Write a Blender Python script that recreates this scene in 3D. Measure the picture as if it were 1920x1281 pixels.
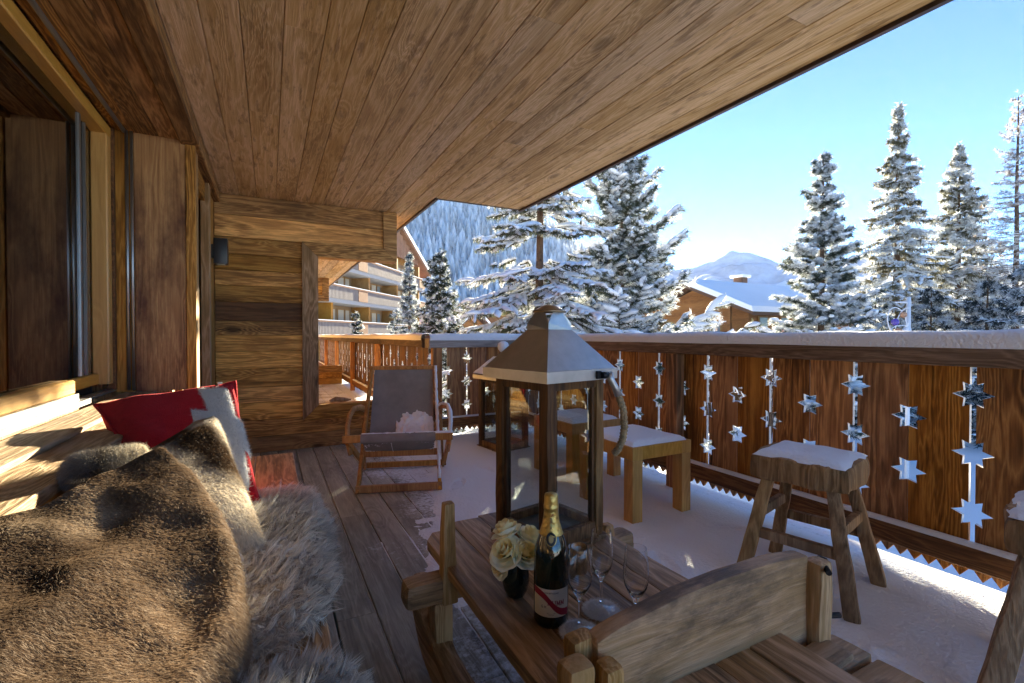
import bpy, bmesh, math, random
import numpy as np
from mathutils import Vector, Matrix, noise
R = math.radians
random.seed(7)
rng = np.random.default_rng(11)
scene = bpy.context.scene
for o in list(bpy.data.objects): bpy.data.objects.remove(o)
C = scene.collection

# ---------------------------------------------------------------- camera, sky, sun, exposure
EYE = 1.074
YAW = 27.1
cam_d = bpy.data.cameras.new('camera'); cam = bpy.data.objects.new('camera', cam_d); C.objects.link(cam)
cam.location = (0, 0, EYE); cam.rotation_euler = (R(90 - 0.74), 0, R(-YAW))
cam_d.sensor_width = 36; cam_d.lens = 36 * 890 / 1920; cam_d.clip_start = 0.02; cam_d.clip_end = 6000
scene.camera = cam
SUN_AZ, SUN_EL = 38.8, 14.0          # degrees right of +Y, degrees up
world = bpy.data.worlds.new('World'); scene.world = world; world.use_nodes = True
wn = world.node_tree.nodes; wl = world.node_tree.links
sky = wn.new('ShaderNodeTexSky'); sky.sky_type = 'NISHITA'; sky.sun_disc = False
sky.sun_elevation = R(SUN_EL); sky.sun_rotation = R(SUN_AZ); sky.altitude = 1500
sky.air_density = 0.6; sky.dust_density = 0.0; sky.ozone_density = 5.0
wl.new(sky.outputs[0], wn['Background'].inputs[0]); wn['Background'].inputs[1].default_value = 0.05
sun_d = bpy.data.lights.new('sun', 'SUN'); sun = bpy.data.objects.new('sun', sun_d); C.objects.link(sun)
sun_d.energy = 4.2; sun_d.angle = R(0.5); sun_d.color = (1.0, 0.87, 0.68)
sd = Vector((math.sin(R(SUN_AZ)) * math.cos(R(SUN_EL)), math.cos(R(SUN_AZ)) * math.cos(R(SUN_EL)), math.sin(R(SUN_EL))))
sun.rotation_euler = sd.to_track_quat('Z', 'Y').to_euler()
vs = scene.view_settings
vs.view_transform = 'Standard'; vs.look = 'None'; vs.gamma = 1.0; vs.use_curve_mapping = False
vs.exposure = 3.35
vs.use_white_balance = True; vs.white_balance_temperature = 6900; vs.white_balance_tint = 3   # camera balanced for the shade
cy = scene.cycles
cy.max_bounces = 20; cy.diffuse_bounces = 8; cy.glossy_bounces = 5; cy.transmission_bounces = 18
cy.transparent_max_bounces = 16; cy.caustics_reflective = False; cy.caustics_refractive = False
cy.sample_clamp_indirect = 6.0; cy.use_denoising = True
try: cy.denoiser = 'OPENIMAGEDENOISE'
except Exception: pass

FX, FY = math.sin(R(YAW)), math.cos(R(YAW))
def at(px, py, t):
    """world point seen at photo pixel (px, py) and depth t along the view axis (used to size things up)"""
    u = (px - 960) / 890
    return Vector((t * (FX + FY * u), t * (FY - FX * u), EYE + t * (629 - py) / 890))

# ---------------------------------------------------------------- materials
def mat(name):
    m = bpy.data.materials.new(name); m.use_nodes = True
    return m, m.node_tree.nodes, m.node_tree.links, m.node_tree.nodes['Principled BSDF']
def ramp(n, stops):
    r = n.new('ShaderNodeValToRGB'); e = r.color_ramp.elements
    while len(e) < len(stops): e.new(0.5)
    for i, (p, c) in enumerate(stops): e[i].position = p; e[i].color = (*c, 1)
    return r
def mth(n, l, op, a, b=None):
    x = n.new('ShaderNodeMath'); x.operation = op
    for i, v in enumerate((a, b)):
        if v is None: continue
        if isinstance(v, (int, float)): x.inputs[i].default_value = v
        else: l.new(v, x.inputs[i])
    return x.outputs[0]
def mixc(n, l, f, a, b, mode='MIX'):
    x = n.new('ShaderNodeMix'); x.data_type = 'RGBA'; x.blend_type = mode
    for sock, v in ((x.inputs[0], f), (x.inputs[6], a), (x.inputs[7], b)):
        if isinstance(v, (int, float)): sock.default_value = v
        elif isinstance(v, tuple): sock.default_value = (*v, 1)
        else: l.new(v, sock)
    return x.outputs[2]
def tex(n, l, kind, vec, **kw):
    t = n.new(kind)
    if vec is not None: l.new(vec, t.inputs['Vector'])
    for k, v in kw.items():
        if k in t.inputs.keys(): t.inputs[k].default_value = v
        else: setattr(t, k, v)
    return t
def wood(name, dark, mid, light, axis='Y', scale=1.0, rough=0.7, bump=0.35, var=0.3, knots=0.8, stain=None, stain_amt=0.5, lines=0.5, spec=0.25, stain_lo=.5, stain_hi=.68, stain_scale=2.6, stain_stretch=.4, dusting=False):
    warm = lambda q: (q[0] * 1.05, q[1] * .95, q[2] * (.62 if q[0] / q[2] > 3.2 else .76 if q[0] / q[2] > 2.3 else .88))   # resinous larch: little blue
    dark, mid, light = warm(dark), warm(mid), warm(light)
    m, n, l, p = mat(name)
    tc = n.new('ShaderNodeTexCoord'); info = n.new('ShaderNodeObjectInfo')
    comb = n.new('ShaderNodeCombineXYZ')
    for i, k in enumerate((37.0, 91.0, 53.0)): l.new(mth(n, l, 'MULTIPLY', info.outputs['Random'], k), comb.inputs[i])
    add = n.new('ShaderNodeVectorMath'); l.new(tc.outputs['Object'], add.inputs[0]); l.new(comb.outputs[0], add.inputs[1])
    def stretched(k):
        mp = n.new('ShaderNodeMapping'); s = [scale] * 3; s['XYZ'.index(axis)] = scale * k
        mp.inputs['Scale'].default_value = s; l.new(add.outputs[0], mp.inputs['Vector']); return mp.outputs[0]
    v1 = stretched(0.10); v2 = stretched(0.02); v3 = stretched(0.4)
    big = tex(n, l, 'ShaderNodeTexNoise', v1, Scale=5.0, Detail=6.0, Roughness=0.6)
    warp = n.new('ShaderNodeVectorMath'); warp.operation = 'SCALE'; l.new(big.outputs['Color'], warp.inputs[0]); warp.inputs['Scale'].default_value = 0.35
    wv = n.new('ShaderNodeVectorMath'); l.new(v1, wv.inputs[0]); l.new(warp.outputs[0], wv.inputs[1])
    vor = tex(n, l, 'ShaderNodeTexVoronoi', v3, Scale=3.2)
    kn = ramp(n, [(0.0, (1, 1, 1)), (0.055, (1, 1, 1)), (0.12, (0, 0, 0))]); l.new(vor.outputs['Distance'], kn.inputs[0])
    halo = ramp(n, [(0.0, (1, 1, 1)), (0.30, (0, 0, 0))]); l.new(vor.outputs['Distance'], halo.inputs[0])
    cross = tex(n, l, 'ShaderNodeTexNoise', wv.outputs[0], Scale=3.5, Detail=1.0)
    band = mth(n, l, 'MULTIPLY', mth(n, l, 'PINGPONG', mth(n, l, 'MULTIPLY', mth(n, l, 'ADD', cross.outputs[0], mth(n, l, 'MULTIPLY', halo.outputs[0], 0.22)), 19.0), 0.5), 2.0)
    band = mth(n, l, 'POWER', band, 1.6)
    fib = tex(n, l, 'ShaderNodeTexNoise', v2, Scale=110.0, Detail=4.0, Roughness=0.7)
    f = mth(n, l, 'ADD', mth(n, l, 'MULTIPLY', big.outputs[0], 0.9 - lines * .5), mth(n, l, 'ADD', mth(n, l, 'MULTIPLY', band, lines * .42), mth(n, l, 'MULTIPLY', fib.outputs[0], 0.36)))
    cr = ramp(n, [(0.37, dark), (0.545, mid), (0.735, light)]); l.new(f, cr.inputs[0])
    c = cr.outputs[0]
    if stain:
        st = tex(n, l, 'ShaderNodeTexNoise', stretched(stain_stretch), Scale=stain_scale, Detail=8.0, Roughness=0.68)
        sr = ramp(n, [(stain_lo, (0, 0, 0)), (stain_hi, (1, 1, 1))]); l.new(st.outputs[0], sr.inputs[0])
        c = mixc(n, l, mth(n, l, 'MULTIPLY', sr.outputs[0], stain_amt), c, stain)
    if knots: c = mixc(n, l, mth(n, l, 'MULTIPLY', kn.outputs[0], knots), c, tuple(x * .35 for x in dark))
    if var:
        r2 = mth(n, l, 'FRACT', mth(n, l, 'MULTIPLY', info.outputs['Random'], 7.31))
        hsv = n.new('ShaderNodeHueSaturation'); l.new(c, hsv.inputs['Color'])
        l.new(mth(n, l, 'ADD', mth(n, l, 'MULTIPLY', info.outputs['Random'], var * 2), 1 - var), hsv.inputs['Value'])
        l.new(mth(n, l, 'ADD', mth(n, l, 'MULTIPLY', r2, 0.22), 0.87), hsv.inputs['Saturation']); c = hsv.outputs[0]
    if dusting:
        gp = n.new('ShaderNodeNewGeometry'); sx = n.new('ShaderNodeSeparateXYZ'); l.new(gp.outputs['Position'], sx.inputs[0])
        n1 = tex(n, l, 'ShaderNodeTexNoise', gp.outputs['Position'], Scale=2.3, Detail=4.0); n2 = tex(n, l, 'ShaderNodeTexNoise', gp.outputs['Position'], Scale=34.0, Detail=6.0, Roughness=.75)
        edge = mth(n, l, 'ADD', mth(n, l, 'MULTIPLY', sx.outputs[0], 1.0), mth(n, l, 'MULTIPLY', n1.outputs[0], 1.3))
        mr = n.new('ShaderNodeMapRange'); mr.inputs[1].default_value = 1.02; mr.inputs[2].default_value = 1.75; l.new(edge, mr.inputs[0])
        ds = ramp(n, [(.56, (0, 0, 0)), (.74, (1, 1, 1))]); l.new(mth(n, l, 'ADD', mth(n, l, 'MULTIPLY', mr.outputs[0], .38), mth(n, l, 'MULTIPLY', n2.outputs[0], .78)), ds.inputs[0])
        c = mixc(n, l, mth(n, l, 'MULTIPLY', ds.outputs[0], mth(n, l, 'GREATER_THAN', mr.outputs[0], 0.001)), c, (.80, .83, .88))
    l.new(c, p.inputs['Base Color']); p.inputs['Specular IOR Level'].default_value = spec
    l.new(mth(n, l, 'ADD', mth(n, l, 'MULTIPLY', fib.outputs[0], 0.3), rough - .15), p.inputs['Roughness'])
    h = mth(n, l, 'ADD', mth(n, l, 'MULTIPLY', band, 0.35), mth(n, l, 'ADD', fib.outputs[0], mth(n, l, 'MULTIPLY', kn.outputs[0], -.5)))
    b = n.new('ShaderNodeBump'); b.inputs['Strength'].default_value = bump; b.inputs['Distance'].default_value = 0.006
    l.new(h, b.inputs['Height']); l.new(b.outputs[0], p.inputs['Normal'])
    return m
def plain(name, col, rough=0.6, metal=0.0, spec=0.5, nscale=0, namt=0.2, bump=0.0, bscale=30, **kw):
    m, n, l, p = mat(name)
    p.inputs['Base Color'].default_value = (*col, 1); p.inputs['Roughness'].default_value = rough
    p.inputs['Metallic'].default_value = metal; p.inputs['Specular IOR Level'].default_value = spec
    for k, v in kw.items(): p.inputs[k].default_value = v
    tc = n.new('ShaderNodeTexCoord')
    if nscale:
        t = tex(n, l, 'ShaderNodeTexNoise', tc.outputs['Object'], Scale=nscale, Detail=6.0, Roughness=.65)
        r = ramp(n, [(0.3, tuple(x * (1 - namt) for x in col)), (0.7, tuple(min(1, x * (1 + namt)) for x in col))]); l.new(t.outputs[0], r.inputs[0]); l.new(r.outputs[0], p.inputs['Base Color'])
    if bump:
        t = tex(n, l, 'ShaderNodeTexNoise', tc.outputs['Object'], Scale=bscale, Detail=5.0)
        b = n.new('ShaderNodeBump'); b.inputs['Strength'].default_value = bump; b.inputs['Distance'].default_value = .01
        l.new(t.outputs[0], b.inputs['Height']); l.new(b.outputs[0], p.inputs['Normal'])
    return m
def attr_mat(name, rough=0.8, spec=0.2, sheen=0.0, trans=0.0):
    m, n, l, p = mat(name); a = n.new('ShaderNodeAttribute'); a.attribute_name = 'tint'
    l.new(a.outputs['Color'], p.inputs['Base Color']); p.inputs['Roughness'].default_value = rough; p.inputs['Specular IOR Level'].default_value = spec
    if sheen: p.inputs['Sheen Weight'].default_value = sheen
    if trans:
        t = n.new('ShaderNodeBsdfTranslucent'); l.new(a.outputs['Color'], t.inputs[0]); mx = n.new('ShaderNodeMixShader'); mx.inputs[0].default_value = trans
        l.new(p.outputs[0], mx.inputs[1]); l.new(t.outputs[0], mx.inputs[2]); l.new(mx.outputs[0], n['Material Output'].inputs[0])
    return m
def glass(name, tint=(1, 1, 1), refl=1.0, rough=0.0, base=0.04):
    m, n, l, p = mat(name); n.remove(p)
    tr = n.new('ShaderNodeBsdfTransparent'); tr.inputs[0].default_value = (*tint, 1)
    gl = n.new('ShaderNodeBsdfGlossy'); gl.inputs['Roughness'].default_value = rough
    fr = n.new('ShaderNodeFresnel'); geo = n.new('ShaderNodeNewGeometry')
    l.new(mth(n, l, 'SUBTRACT', 1.5, mth(n, l, 'MULTIPLY', geo.outputs['Backfacing'], 1.5 - 1 / 1.5)), fr.inputs[0])
    mx = n.new('ShaderNodeMixShader'); l.new(mth(n, l, 'MULTIPLY', fr.outputs[0], refl), mx.inputs[0])
    l.new(tr.outputs[0], mx.inputs[1]); l.new(gl.outputs[0], mx.inputs[2]); l.new(mx.outputs[0], n['Material Output'].inputs[0])
    return m

M = {}
M['ceiling'] = wood('ceiling_board', (.25, .155, .08), (.49, .352, .20), (.66, .52, .34), 'Y', 1.0, .75, .5, .06, .55, stain=(.15, .08, .038), stain_amt=.55, lines=.35, stain_lo=.54, stain_hi=.63, stain_scale=24.0, stain_stretch=.17)
M['deck'] = wood('deck_board', (.13, .135, .118), (.31, .325, .285), (.47, .49, .44), 'Y', 1.0, .62, .3, .18, .6, stain=(.035, .027, .022), stain_amt=.6, lines=.3, spec=.35, dusting=True)
M['old_x'] = wood('old_larch_horizontal', (.10, .048, .018), (.40, .215, .078), (.64, .39, .165), 'X', 1.0, .7, .3, .42, .8, stain=(.05, .025, .012), stain_amt=.5, lines=.55)
M['old_x_dark'] = wood('dark_larch_horizontal', (.03, .014, .007), (.085, .04, .018), (.15, .075, .035), 'X', 1.0, .7, .3, .1, .6, lines=.5)
M['old_y'] = wood('old_larch_lengthwise', (.07, .034, .014), (.26, .135, .055), (.44, .255, .115), 'Y', 1.0, .7, .4, .3, .8, lines=.6)
M['old_z'] = wood('old_larch_upright', (.07, .036, .015), (.30, .16, .065), (.50, .30, .14), 'Z', 1.0, .7, .35, .25, .8, lines=.55)
M['jamb'] = wood('jamb_board', (.12, .05, .02), (.34, .175, .07), (.50, .30, .14), 'Z', 0.9, .55, .3, .1, .8, stain=(.085, .024, .011), stain_amt=.92, lines=.35, stain_lo=.48, stain_hi=.63)
M['ledge'] = wood('brushed_ledge', (.17, .11, .055), (.31, .22, .125), (.42, .32, .20), 'Y', 1.0, .7, .8, .15, .5, lines=.8)
M['bench'] = wood('bench_board', (.14, .078, .032), (.38, .245, .12), (.54, .38, .20), 'Y', 1.0, .5, .3, .12, .7, lines=.7, spec=.4)
M['rail'] = wood('railing_larch', (.10, .04, .012), (.37, .155, .052), (.60, .30, .115), 'Z', .9, .6, .3, .17, .9, lines=.6, stain=(.07, .03, .012), stain_amt=.6)
M['rail_cap'] = wood('weathered_cap', (.075, .048, .03), (.17, .115, .075), (.28, .20, .14), 'Y', 1.0, .7, .3, .12, .3, lines=.5)
M['rail_cap_x'] = wood('lit_weathered_cap', (.16, .15, .14), (.30, .285, .27), (.42, .41, .39), 'Y', 1.0, .7, .3, .1, .3, lines=.4)  # greyer copy of the cap wood: light on this face is in the colour
M['rail_low'] = wood('lower_rail', (.055, .022, .010), (.16, .07, .03), (.28, .14, .06), 'Y', 1.0, .65, .3, .2, .4, lines=.5)
M['sled'] = wood('old_sled', (.11, .062, .03), (.36, .235, .13), (.56, .40, .25), 'Y', 1.0, .55, .6, .12, .6, stain=(.11, .068, .038), stain_amt=.55, lines=.7, spec=.4)
M['sled_x'] = wood('old_sled_cross', (.12, .07, .036), (.38, .255, .15), (.56, .40, .255), 'X', 1.2, .6, .6, .12, .6, stain=(.085, .055, .034), stain_amt=.8, lines=.3, stain_lo=.48, stain_hi=.62, stain_scale=6.0, spec=.35)
M['sled_z'] = wood('old_sled_stake', (.12, .066, .028), (.38, .23, .11), (.55, .37, .20), 'Z', 1.0, .6, .4, .1, .4, lines=.5)
M['stool'] = wood('rustic_stool', (.10, .058, .03), (.26, .165, .095), (.42, .29, .18), 'Z', 1.0, .75, .5, .12, .5, stain=(.09, .055, .035), stain_amt=.5, lines=.5)
M['gold'] = wood('oiled_stool', (.30, .155, .05), (.44, .25, .09), (.55, .34, .14), 'Z', .9, .5, .15, .06, .2, lines=.35)
M['chair'] = wood('chair_teak', (.20, .085, .03), (.38, .185, .07), (.52, .29, .12), 'Z', 1.2, .5, .2, .1, .1, lines=.4)
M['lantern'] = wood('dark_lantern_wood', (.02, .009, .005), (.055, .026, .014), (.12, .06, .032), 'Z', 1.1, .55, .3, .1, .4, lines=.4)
M['lantern_lit'] = wood('lit_lantern_wood', (.06, .034, .017), (.17, .10, .055), (.29, .19, .11), 'Z', 1.1, .6, .4, .1, .4, lines=.5)  # lighter copy of the lantern wood, with light painted into its colour
M['sash'] = wood('oiled_sash', (.28, .15, .05), (.42, .245, .09), (.52, .33, .14), 'Y', 1.2, .4, .1, .05, 0, lines=.3, spec=.5)
M['sash_z'] = wood('oiled_sash_upright', (.28, .15, .05), (.42, .245, .09), (.52, .33, .14), 'Z', 1.2, .4, .1, .05, 0, lines=.3, spec=.5)
M['trim'] = wood('grey_trim', (.12, .075, .04), (.27, .185, .11), (.40, .29, .185), 'Z', 1.0, .7, .35, .1, .6, lines=.6)
M['trim_x'] = wood('amber_trim', (.10, .052, .02), (.29, .165, .065), (.45, .28, .125), 'X', 1.0, .7, .35, .1, .6, lines=.7)
M['fascia'] = plain('brown_metal_fascia', (.055, .03, .024), .45, .2, nscale=8, namt=.3)
M['alu'] = plain('grey_aluminium', (.34, .35, .36), .38, .9, nscale=5, namt=.1)
M['steel'] = plain('dull_steel', (.46, .46, .45), .40, .88, nscale=7, namt=.2, bump=.05, bscale=12)
M['iron'] = plain('black_iron', (.02, .02, .022), .5, .6)
M['black'] = plain('black_lacquer', (.018, .018, .02), .35)
M['snow'] = plain('snow', (.88, .90, .93), .75, spec=.25, bump=.9, bscale=70)
M['snow_far'] = plain('snow_cover', (.88, .90, .93), .8, spec=.2, nscale=.15, namt=.04, bump=.3, bscale=2)
M['tree_snow'] = plain('tree_snow', (.83, .845, .87), .8, spec=.2, bump=.35, bscale=35)
M['grey_fabric'] = plain('grey_canvas', (.25, .232, .215), .85, spec=.15, nscale=6, namt=.18, bump=.25, bscale=420)
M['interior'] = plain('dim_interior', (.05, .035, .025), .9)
M['rail_shaded'] = wood('shaded_railing', (.03, .013, .006), (.10, .045, .018), (.18, .09, .04), 'Z', .9, .6, .3, .25, .6, lines=.6)  # darker copy of the railing wood: shade at the far end is painted in
M['cap_shaded'] = wood('shaded_cap', (.03, .018, .011), (.075, .048, .03), (.13, .09, .06), 'Y', 1.0, .7, .3, .1, .2, lines=.4)  # cap wood darkened to carry the far railing's shade
M['pane'] = glass('window_glass', (.42, .44, .46), 1.7)
M['lantern_glass'] = glass('lantern_glass', (.86, .89, .88), 1.0)
M['crystal'], n, l, p = mat('flute_glass'); p.inputs['Transmission Weight'].default_value = 1.0; p.inputs['Roughness'].default_value = 0.0; p.inputs['IOR'].default_value = 1.48; p.inputs['Base Color'].default_value = (1, 1, 1, 1)
M['thin_glass'] = glass('flute_foot_glass', (.99, .99, .99), 1.3)
M['cut_edge'] = plain('frosted_lit_saw_cut', (.62, .60, .58), .8, nscale=40, namt=.2)  # pale cuts: light on the star edges painted in, along with frost
# ---------------------------------------------------------------- mesh helpers
def tag(o, label=None, cat=None, group=None, kind=None):
    for k, v in (('label', label), ('category', cat), ('group', group), ('kind', kind)):
        if v: o[k] = v
    return o
def link(name, me, m=None, parent=None, loc=None, rot=None, smooth=None):
    o = bpy.data.objects.new(name, me); C.objects.link(o)
    if m is not None and me is not None and not me.materials: me.materials.append(M[m] if isinstance(m, str) else m)
    if parent: o.parent = parent
    if loc is not None: o.location = loc
    if rot is not None: o.rotation_euler = rot
    return o
def empty(name, loc=(0, 0, 0), rz=0.0):
    o = bpy.data.objects.new(name, None); C.objects.link(o); o.location = loc; o.rotation_euler = (0, 0, rz); o.empty_display_size = .1
    return o
def copy_tree(o, parent=None):
    c = o.copy(); C.objects.link(c); c.parent = parent
    for ch in list(o.children): copy_tree(ch, c)
    return c
class MB:
    def __init__(s): s.v = []; s.f = []; s.sm = []
    def add(s, vs, fs, smooth=False):
        b = len(s.v); s.v += [tuple(x) for x in vs]; s.f += [tuple(i + b for i in f) for f in fs]; s.sm += [smooth] * len(fs); return s
    def box(s, x0, x1, y0, y1, z0, z1, c=0.0):
        if c: return s.cham(x0, x1, y0, y1, z0, z1, c)
        vs = [(x, y, z) for x in (x0, x1) for y in (y0, y1) for z in (z0, z1)]
        return s.add(vs, [(0, 1, 3, 2), (4, 6, 7, 5), (0, 4, 5, 1), (2, 3, 7, 6), (0, 2, 6, 4), (1, 5, 7, 3)])
    def cham(s, x0, x1, y0, y1, z0, z1, c):
        d = (x1 - x0, y1 - y0, z1 - z0); ax = d.index(max(d)); o = [i for i in range(3) if i != ax]
        lo = (x0, y0, z0); hi = (x1, y1, z1); a0, a1, b0, b1 = lo[o[0]], hi[o[0]], lo[o[1]], hi[o[1]]
        ring = [(a0 + c, b0), (a1 - c, b0), (a1, b0 + c), (a1, b1 - c), (a1 - c, b1), (a0 + c, b1), (a0, b1 - c), (a0, b0 + c)]
        vs = []
        for t in (lo[ax], hi[ax]):
            for a, b in ring:
                p = [0, 0, 0]; p[ax] = t; p[o[0]] = a; p[o[1]] = b; vs.append(p)
        return s.add(vs, [(i, (i + 1) % 8, 8 + (i + 1) % 8, 8 + i) for i in range(8)] + [tuple(range(7, -1, -1)), tuple(range(8, 16))])
    def bar(s, p0, p1, w, h, up=(0, 0, 1), c=0.0, w1=None, h1=None):
        p0 = Vector(p0); p1 = Vector(p1); d = (p1 - p0).normalized(); up = Vector(up)
        if abs(d.dot(up)) > .98: up = Vector((1, 0, 0))
        sx = d.cross(up).normalized(); uy = sx.cross(d).normalized(); vs = []
        for p, W, H in ((p0, w, h), (p1, w1 or w, h1 or h)):
            W /= 2; H /= 2
            r = [(-W + c, -H), (W - c, -H), (W, -H + c), (W, H - c), (W - c, H), (-W + c, H), (-W, H - c), (-W, -H + c)] if c else [(-W, -H), (W, -H), (W, H), (-W, H)]
            vs += [p + sx * a + uy * b for a, b in r]
        k = len(vs) // 2
        return s.add(vs, [(i, (i + 1) % k, k + (i + 1) % k, k + i) for i in range(k)] + [tuple(range(k - 1, -1, -1)), tuple(range(k, 2 * k))])
    def tube(s, pts, rad, n=10, cap=True, flat=1.0, smooth=True):
        pts = [Vector(p) for p in pts]; k = len(pts); rad = rad if isinstance(rad, (list, tuple)) else [rad] * k
        vs = []; prev = None
        for i, p in enumerate(pts):
            d = (pts[min(i + 1, k - 1)] - pts[max(i - 1, 0)]).normalized()
            if prev is None: a = d.orthogonal().normalized() if abs(d.z) > .9 else d.cross(Vector((0, 0, 1))).normalized()
            else: a = (prev - d * prev.dot(d)).normalized()
            prev = a; b = d.cross(a)
            vs += [p + (a * math.cos(t) + b * math.sin(t) * flat) * rad[i] for t in [2 * math.pi * j / n for j in range(n)]]
        fs = [(i * n + j, i * n + (j + 1) % n, (i + 1) * n + (j + 1) % n, (i + 1) * n + j) for i in range(k - 1) for j in range(n)]
        s.add(vs, fs, smooth)
        if cap: b = len(s.v) - k * n; s.f += [tuple(b + j for j in range(n - 1, -1, -1)), tuple(b + (k - 1) * n + j for j in range(n))]; s.sm += [False, False]
        return s
    def lathe(s, prof, n=28, c=(0, 0, 0), smooth=True):
        k = len(prof); vs = [(c[0] + r * math.cos(2 * math.pi * j / n), c[1] + r * math.sin(2 * math.pi * j / n), c[2] + z) for r, z in prof for j in range(n)]
        return s.add(vs, [(i * n + j, i * n + (j + 1) % n, (i + 1) * n + (j + 1) % n, (i + 1) * n + j) for i in range(k - 1) for j in range(n)], smooth)
    def prism(s, poly, axis, a, b):
        """2D polygon extruded along axis from a to b (poly in the two remaining axes, cyclic order)"""
        k = len(poly); vs = []
        for t in (a, b):
            for p in poly:
                q = [p[0], p[1]]; q.insert('XYZ'.index(axis), t); vs.append(q)
        return s.add(vs, [(i, (i + 1) % k, k + (i + 1) % k, k + i) for i in range(k)] + [tuple(range(k - 1, -1, -1)), tuple(range(k, 2 * k))])
    def grid(s, fn, nu, nv, smooth=True, closeu=False):
        vs = [fn(i / (nu if closeu else nu - 1), j / (nv - 1)) for j in range(nv) for i in range(nu)]
        w = nu if closeu else nu - 1
        return s.add(vs, [(j * nu + i, j * nu + (i + 1) % nu, (j + 1) * nu + (i + 1) % nu, (j + 1) * nu + i) for j in range(nv - 1) for i in range(w)], smooth)
    def mesh(s, name='m', fix=True):
        me = bpy.data.meshes.new(name); me.from_pydata(s.v, [], s.f)
        me.polygons.foreach_set('use_smooth', s.sm)
        if fix:
            bm = bmesh.new(); bm.from_mesh(me); bmesh.ops.recalc_face_normals(bm, faces=bm.faces); bm.to_mesh(me); bm.free()
        me.update(); return me
    def build(s, name, m, parent=None, loc=None, rot=None): return link(name, s.mesh(name), m, parent, loc, rot)
def rough_mesh(mb, bevel=.006, cuts=0, amp=.003, freq=9.0, seed=0.0, size=None):
    """bevelled, subdivided and unevenly worn copy of a simple solid"""
    me = mb.mesh('r'); bm = bmesh.new(); bm.from_mesh(me); bmesh.ops.remove_doubles(bm, verts=bm.verts, dist=1e-5)
    if bevel: bmesh.ops.bevel(bm, geom=[e for e in bm.edges if e.is_manifold and e.calc_face_angle(0) > .4], offset=bevel, segments=2, affect='EDGES', profile=.6)
    if size:
        for _ in range(5):
            es = [e for e in bm.edges if e.calc_length() > size]
            if not es: break
            bmesh.ops.subdivide_edges(bm, edges=es, cuts=1, use_grid_fill=True)
    for v in bm.verts:
        q = v.co * freq + Vector((seed, seed * 1.7, seed * .3))
        v.co += Vector((noise.noise(q), noise.noise(q + Vector((31, 0, 0))), noise.noise(q + Vector((0, 47, 0))))) * amp
    bmesh.ops.recalc_face_normals(bm, faces=bm.faces)
    for f in bm.faces: f.smooth = True
    bm.to_mesh(me); bm.free()
    try: me.set_sharp_from_angle(angle=R(50))
    except Exception: pass
    return me
def np_mesh(name, V, F, m=None, tint=None, smooth=False):
    """V (n,3) float, F (k,3) or (k,4) int"""
    me = bpy.data.meshes.new(name); V = np.asarray(V, np.float32); F = np.asarray(F, np.int32); k = F.shape[1]
    me.vertices.add(len(V)); me.vertices.foreach_set('co', V.ravel()); me.loops.add(F.size); me.loops.foreach_set('vertex_index', F.ravel())
    me.polygons.add(len(F)); me.polygons.foreach_set('loop_start', np.arange(0, F.size, k, dtype=np.int32))
    me.polygons.foreach_set('use_smooth', np.full(len(F), smooth))
    me.update(calc_edges=True)
    if tint is not None:
        a = me.attributes.new('tint', 'FLOAT_COLOR', 'POINT'); t = np.ones((len(V), 4), np.float32); t[:, :3] = tint; a.data.foreach_set('color', t.ravel())
    if m: me.materials.append(M[m] if isinstance(m, str) else m)
    me.validate(); return me
def unit(a): return a / np.maximum(np.linalg.norm(a, axis=-1, keepdims=True), 1e-9)
def vnoise(P, f, seed=0.0):
    return np.array([noise.noise(Vector((p[0] * f + seed, p[1] * f + seed * 2.3, p[2] * f - seed))) for p in P])
PLANK_CACHE = {}
def plank(sx, sy, sz, parent, m, loc, rot=None, c=.003, name='plank'):
    """one board: chamfered box centred on its origin; alike boards share a mesh"""
    key = (round(sx, 3), round(sy, 3), round(sz, 3), m, c)
    if key not in PLANK_CACHE:
        me = MB().cham(-sx / 2, sx / 2, -sy / 2, sy / 2, -sz / 2, sz / 2, c).mesh('plank'); me.materials.append(M[m]); PLANK_CACHE[key] = me
    return link(name, PLANK_CACHE[key], None, parent, loc, rot)
def board(x0, x1, y0, y1, z0, z1, parent, m, name='plank', c=.003):
    return plank(x1 - x0, y1 - y0, z1 - z0, parent, m, ((x0 + x1) / 2, (y0 + y1) / 2, (z0 + z1) / 2), None, c, name)
# ================================================================ THE TERRACE
CEIL = 2.33; WALL_X = -.42; PART_Y = 4.90; RAIL_X = 2.60; RET_Y = 4.75; FAR_X = 1.50; END_Y = 17.0
# ---- deck
deck = empty('deck_floor'); tag(deck, 'weathered grey-brown deck boards of the terrace', 'floor', kind='structure')
w = .148; i = 0; x = WALL_X - .1
while x < RAIL_X + .06:
    y1 = RET_Y + .06 if x > FAR_X + .1 else END_Y
    cut = random.uniform(1.2, 4.2)
    for a, b in ((-3.0, cut), (cut + .003, y1)):
        board(x, x + w - .006, a, b, -.035, -random.uniform(0, .0015), deck, 'deck', c=.003)
    x += w
sub = MB().box(-.6, RAIL_X + .03, -3, RET_Y + .03, -.16, -.05); sub.box(-.6, FAR_X + .08, RET_Y + .03, END_Y, -.16, -.05)
sub.build('deck_frame', 'rail_low', deck)
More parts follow.
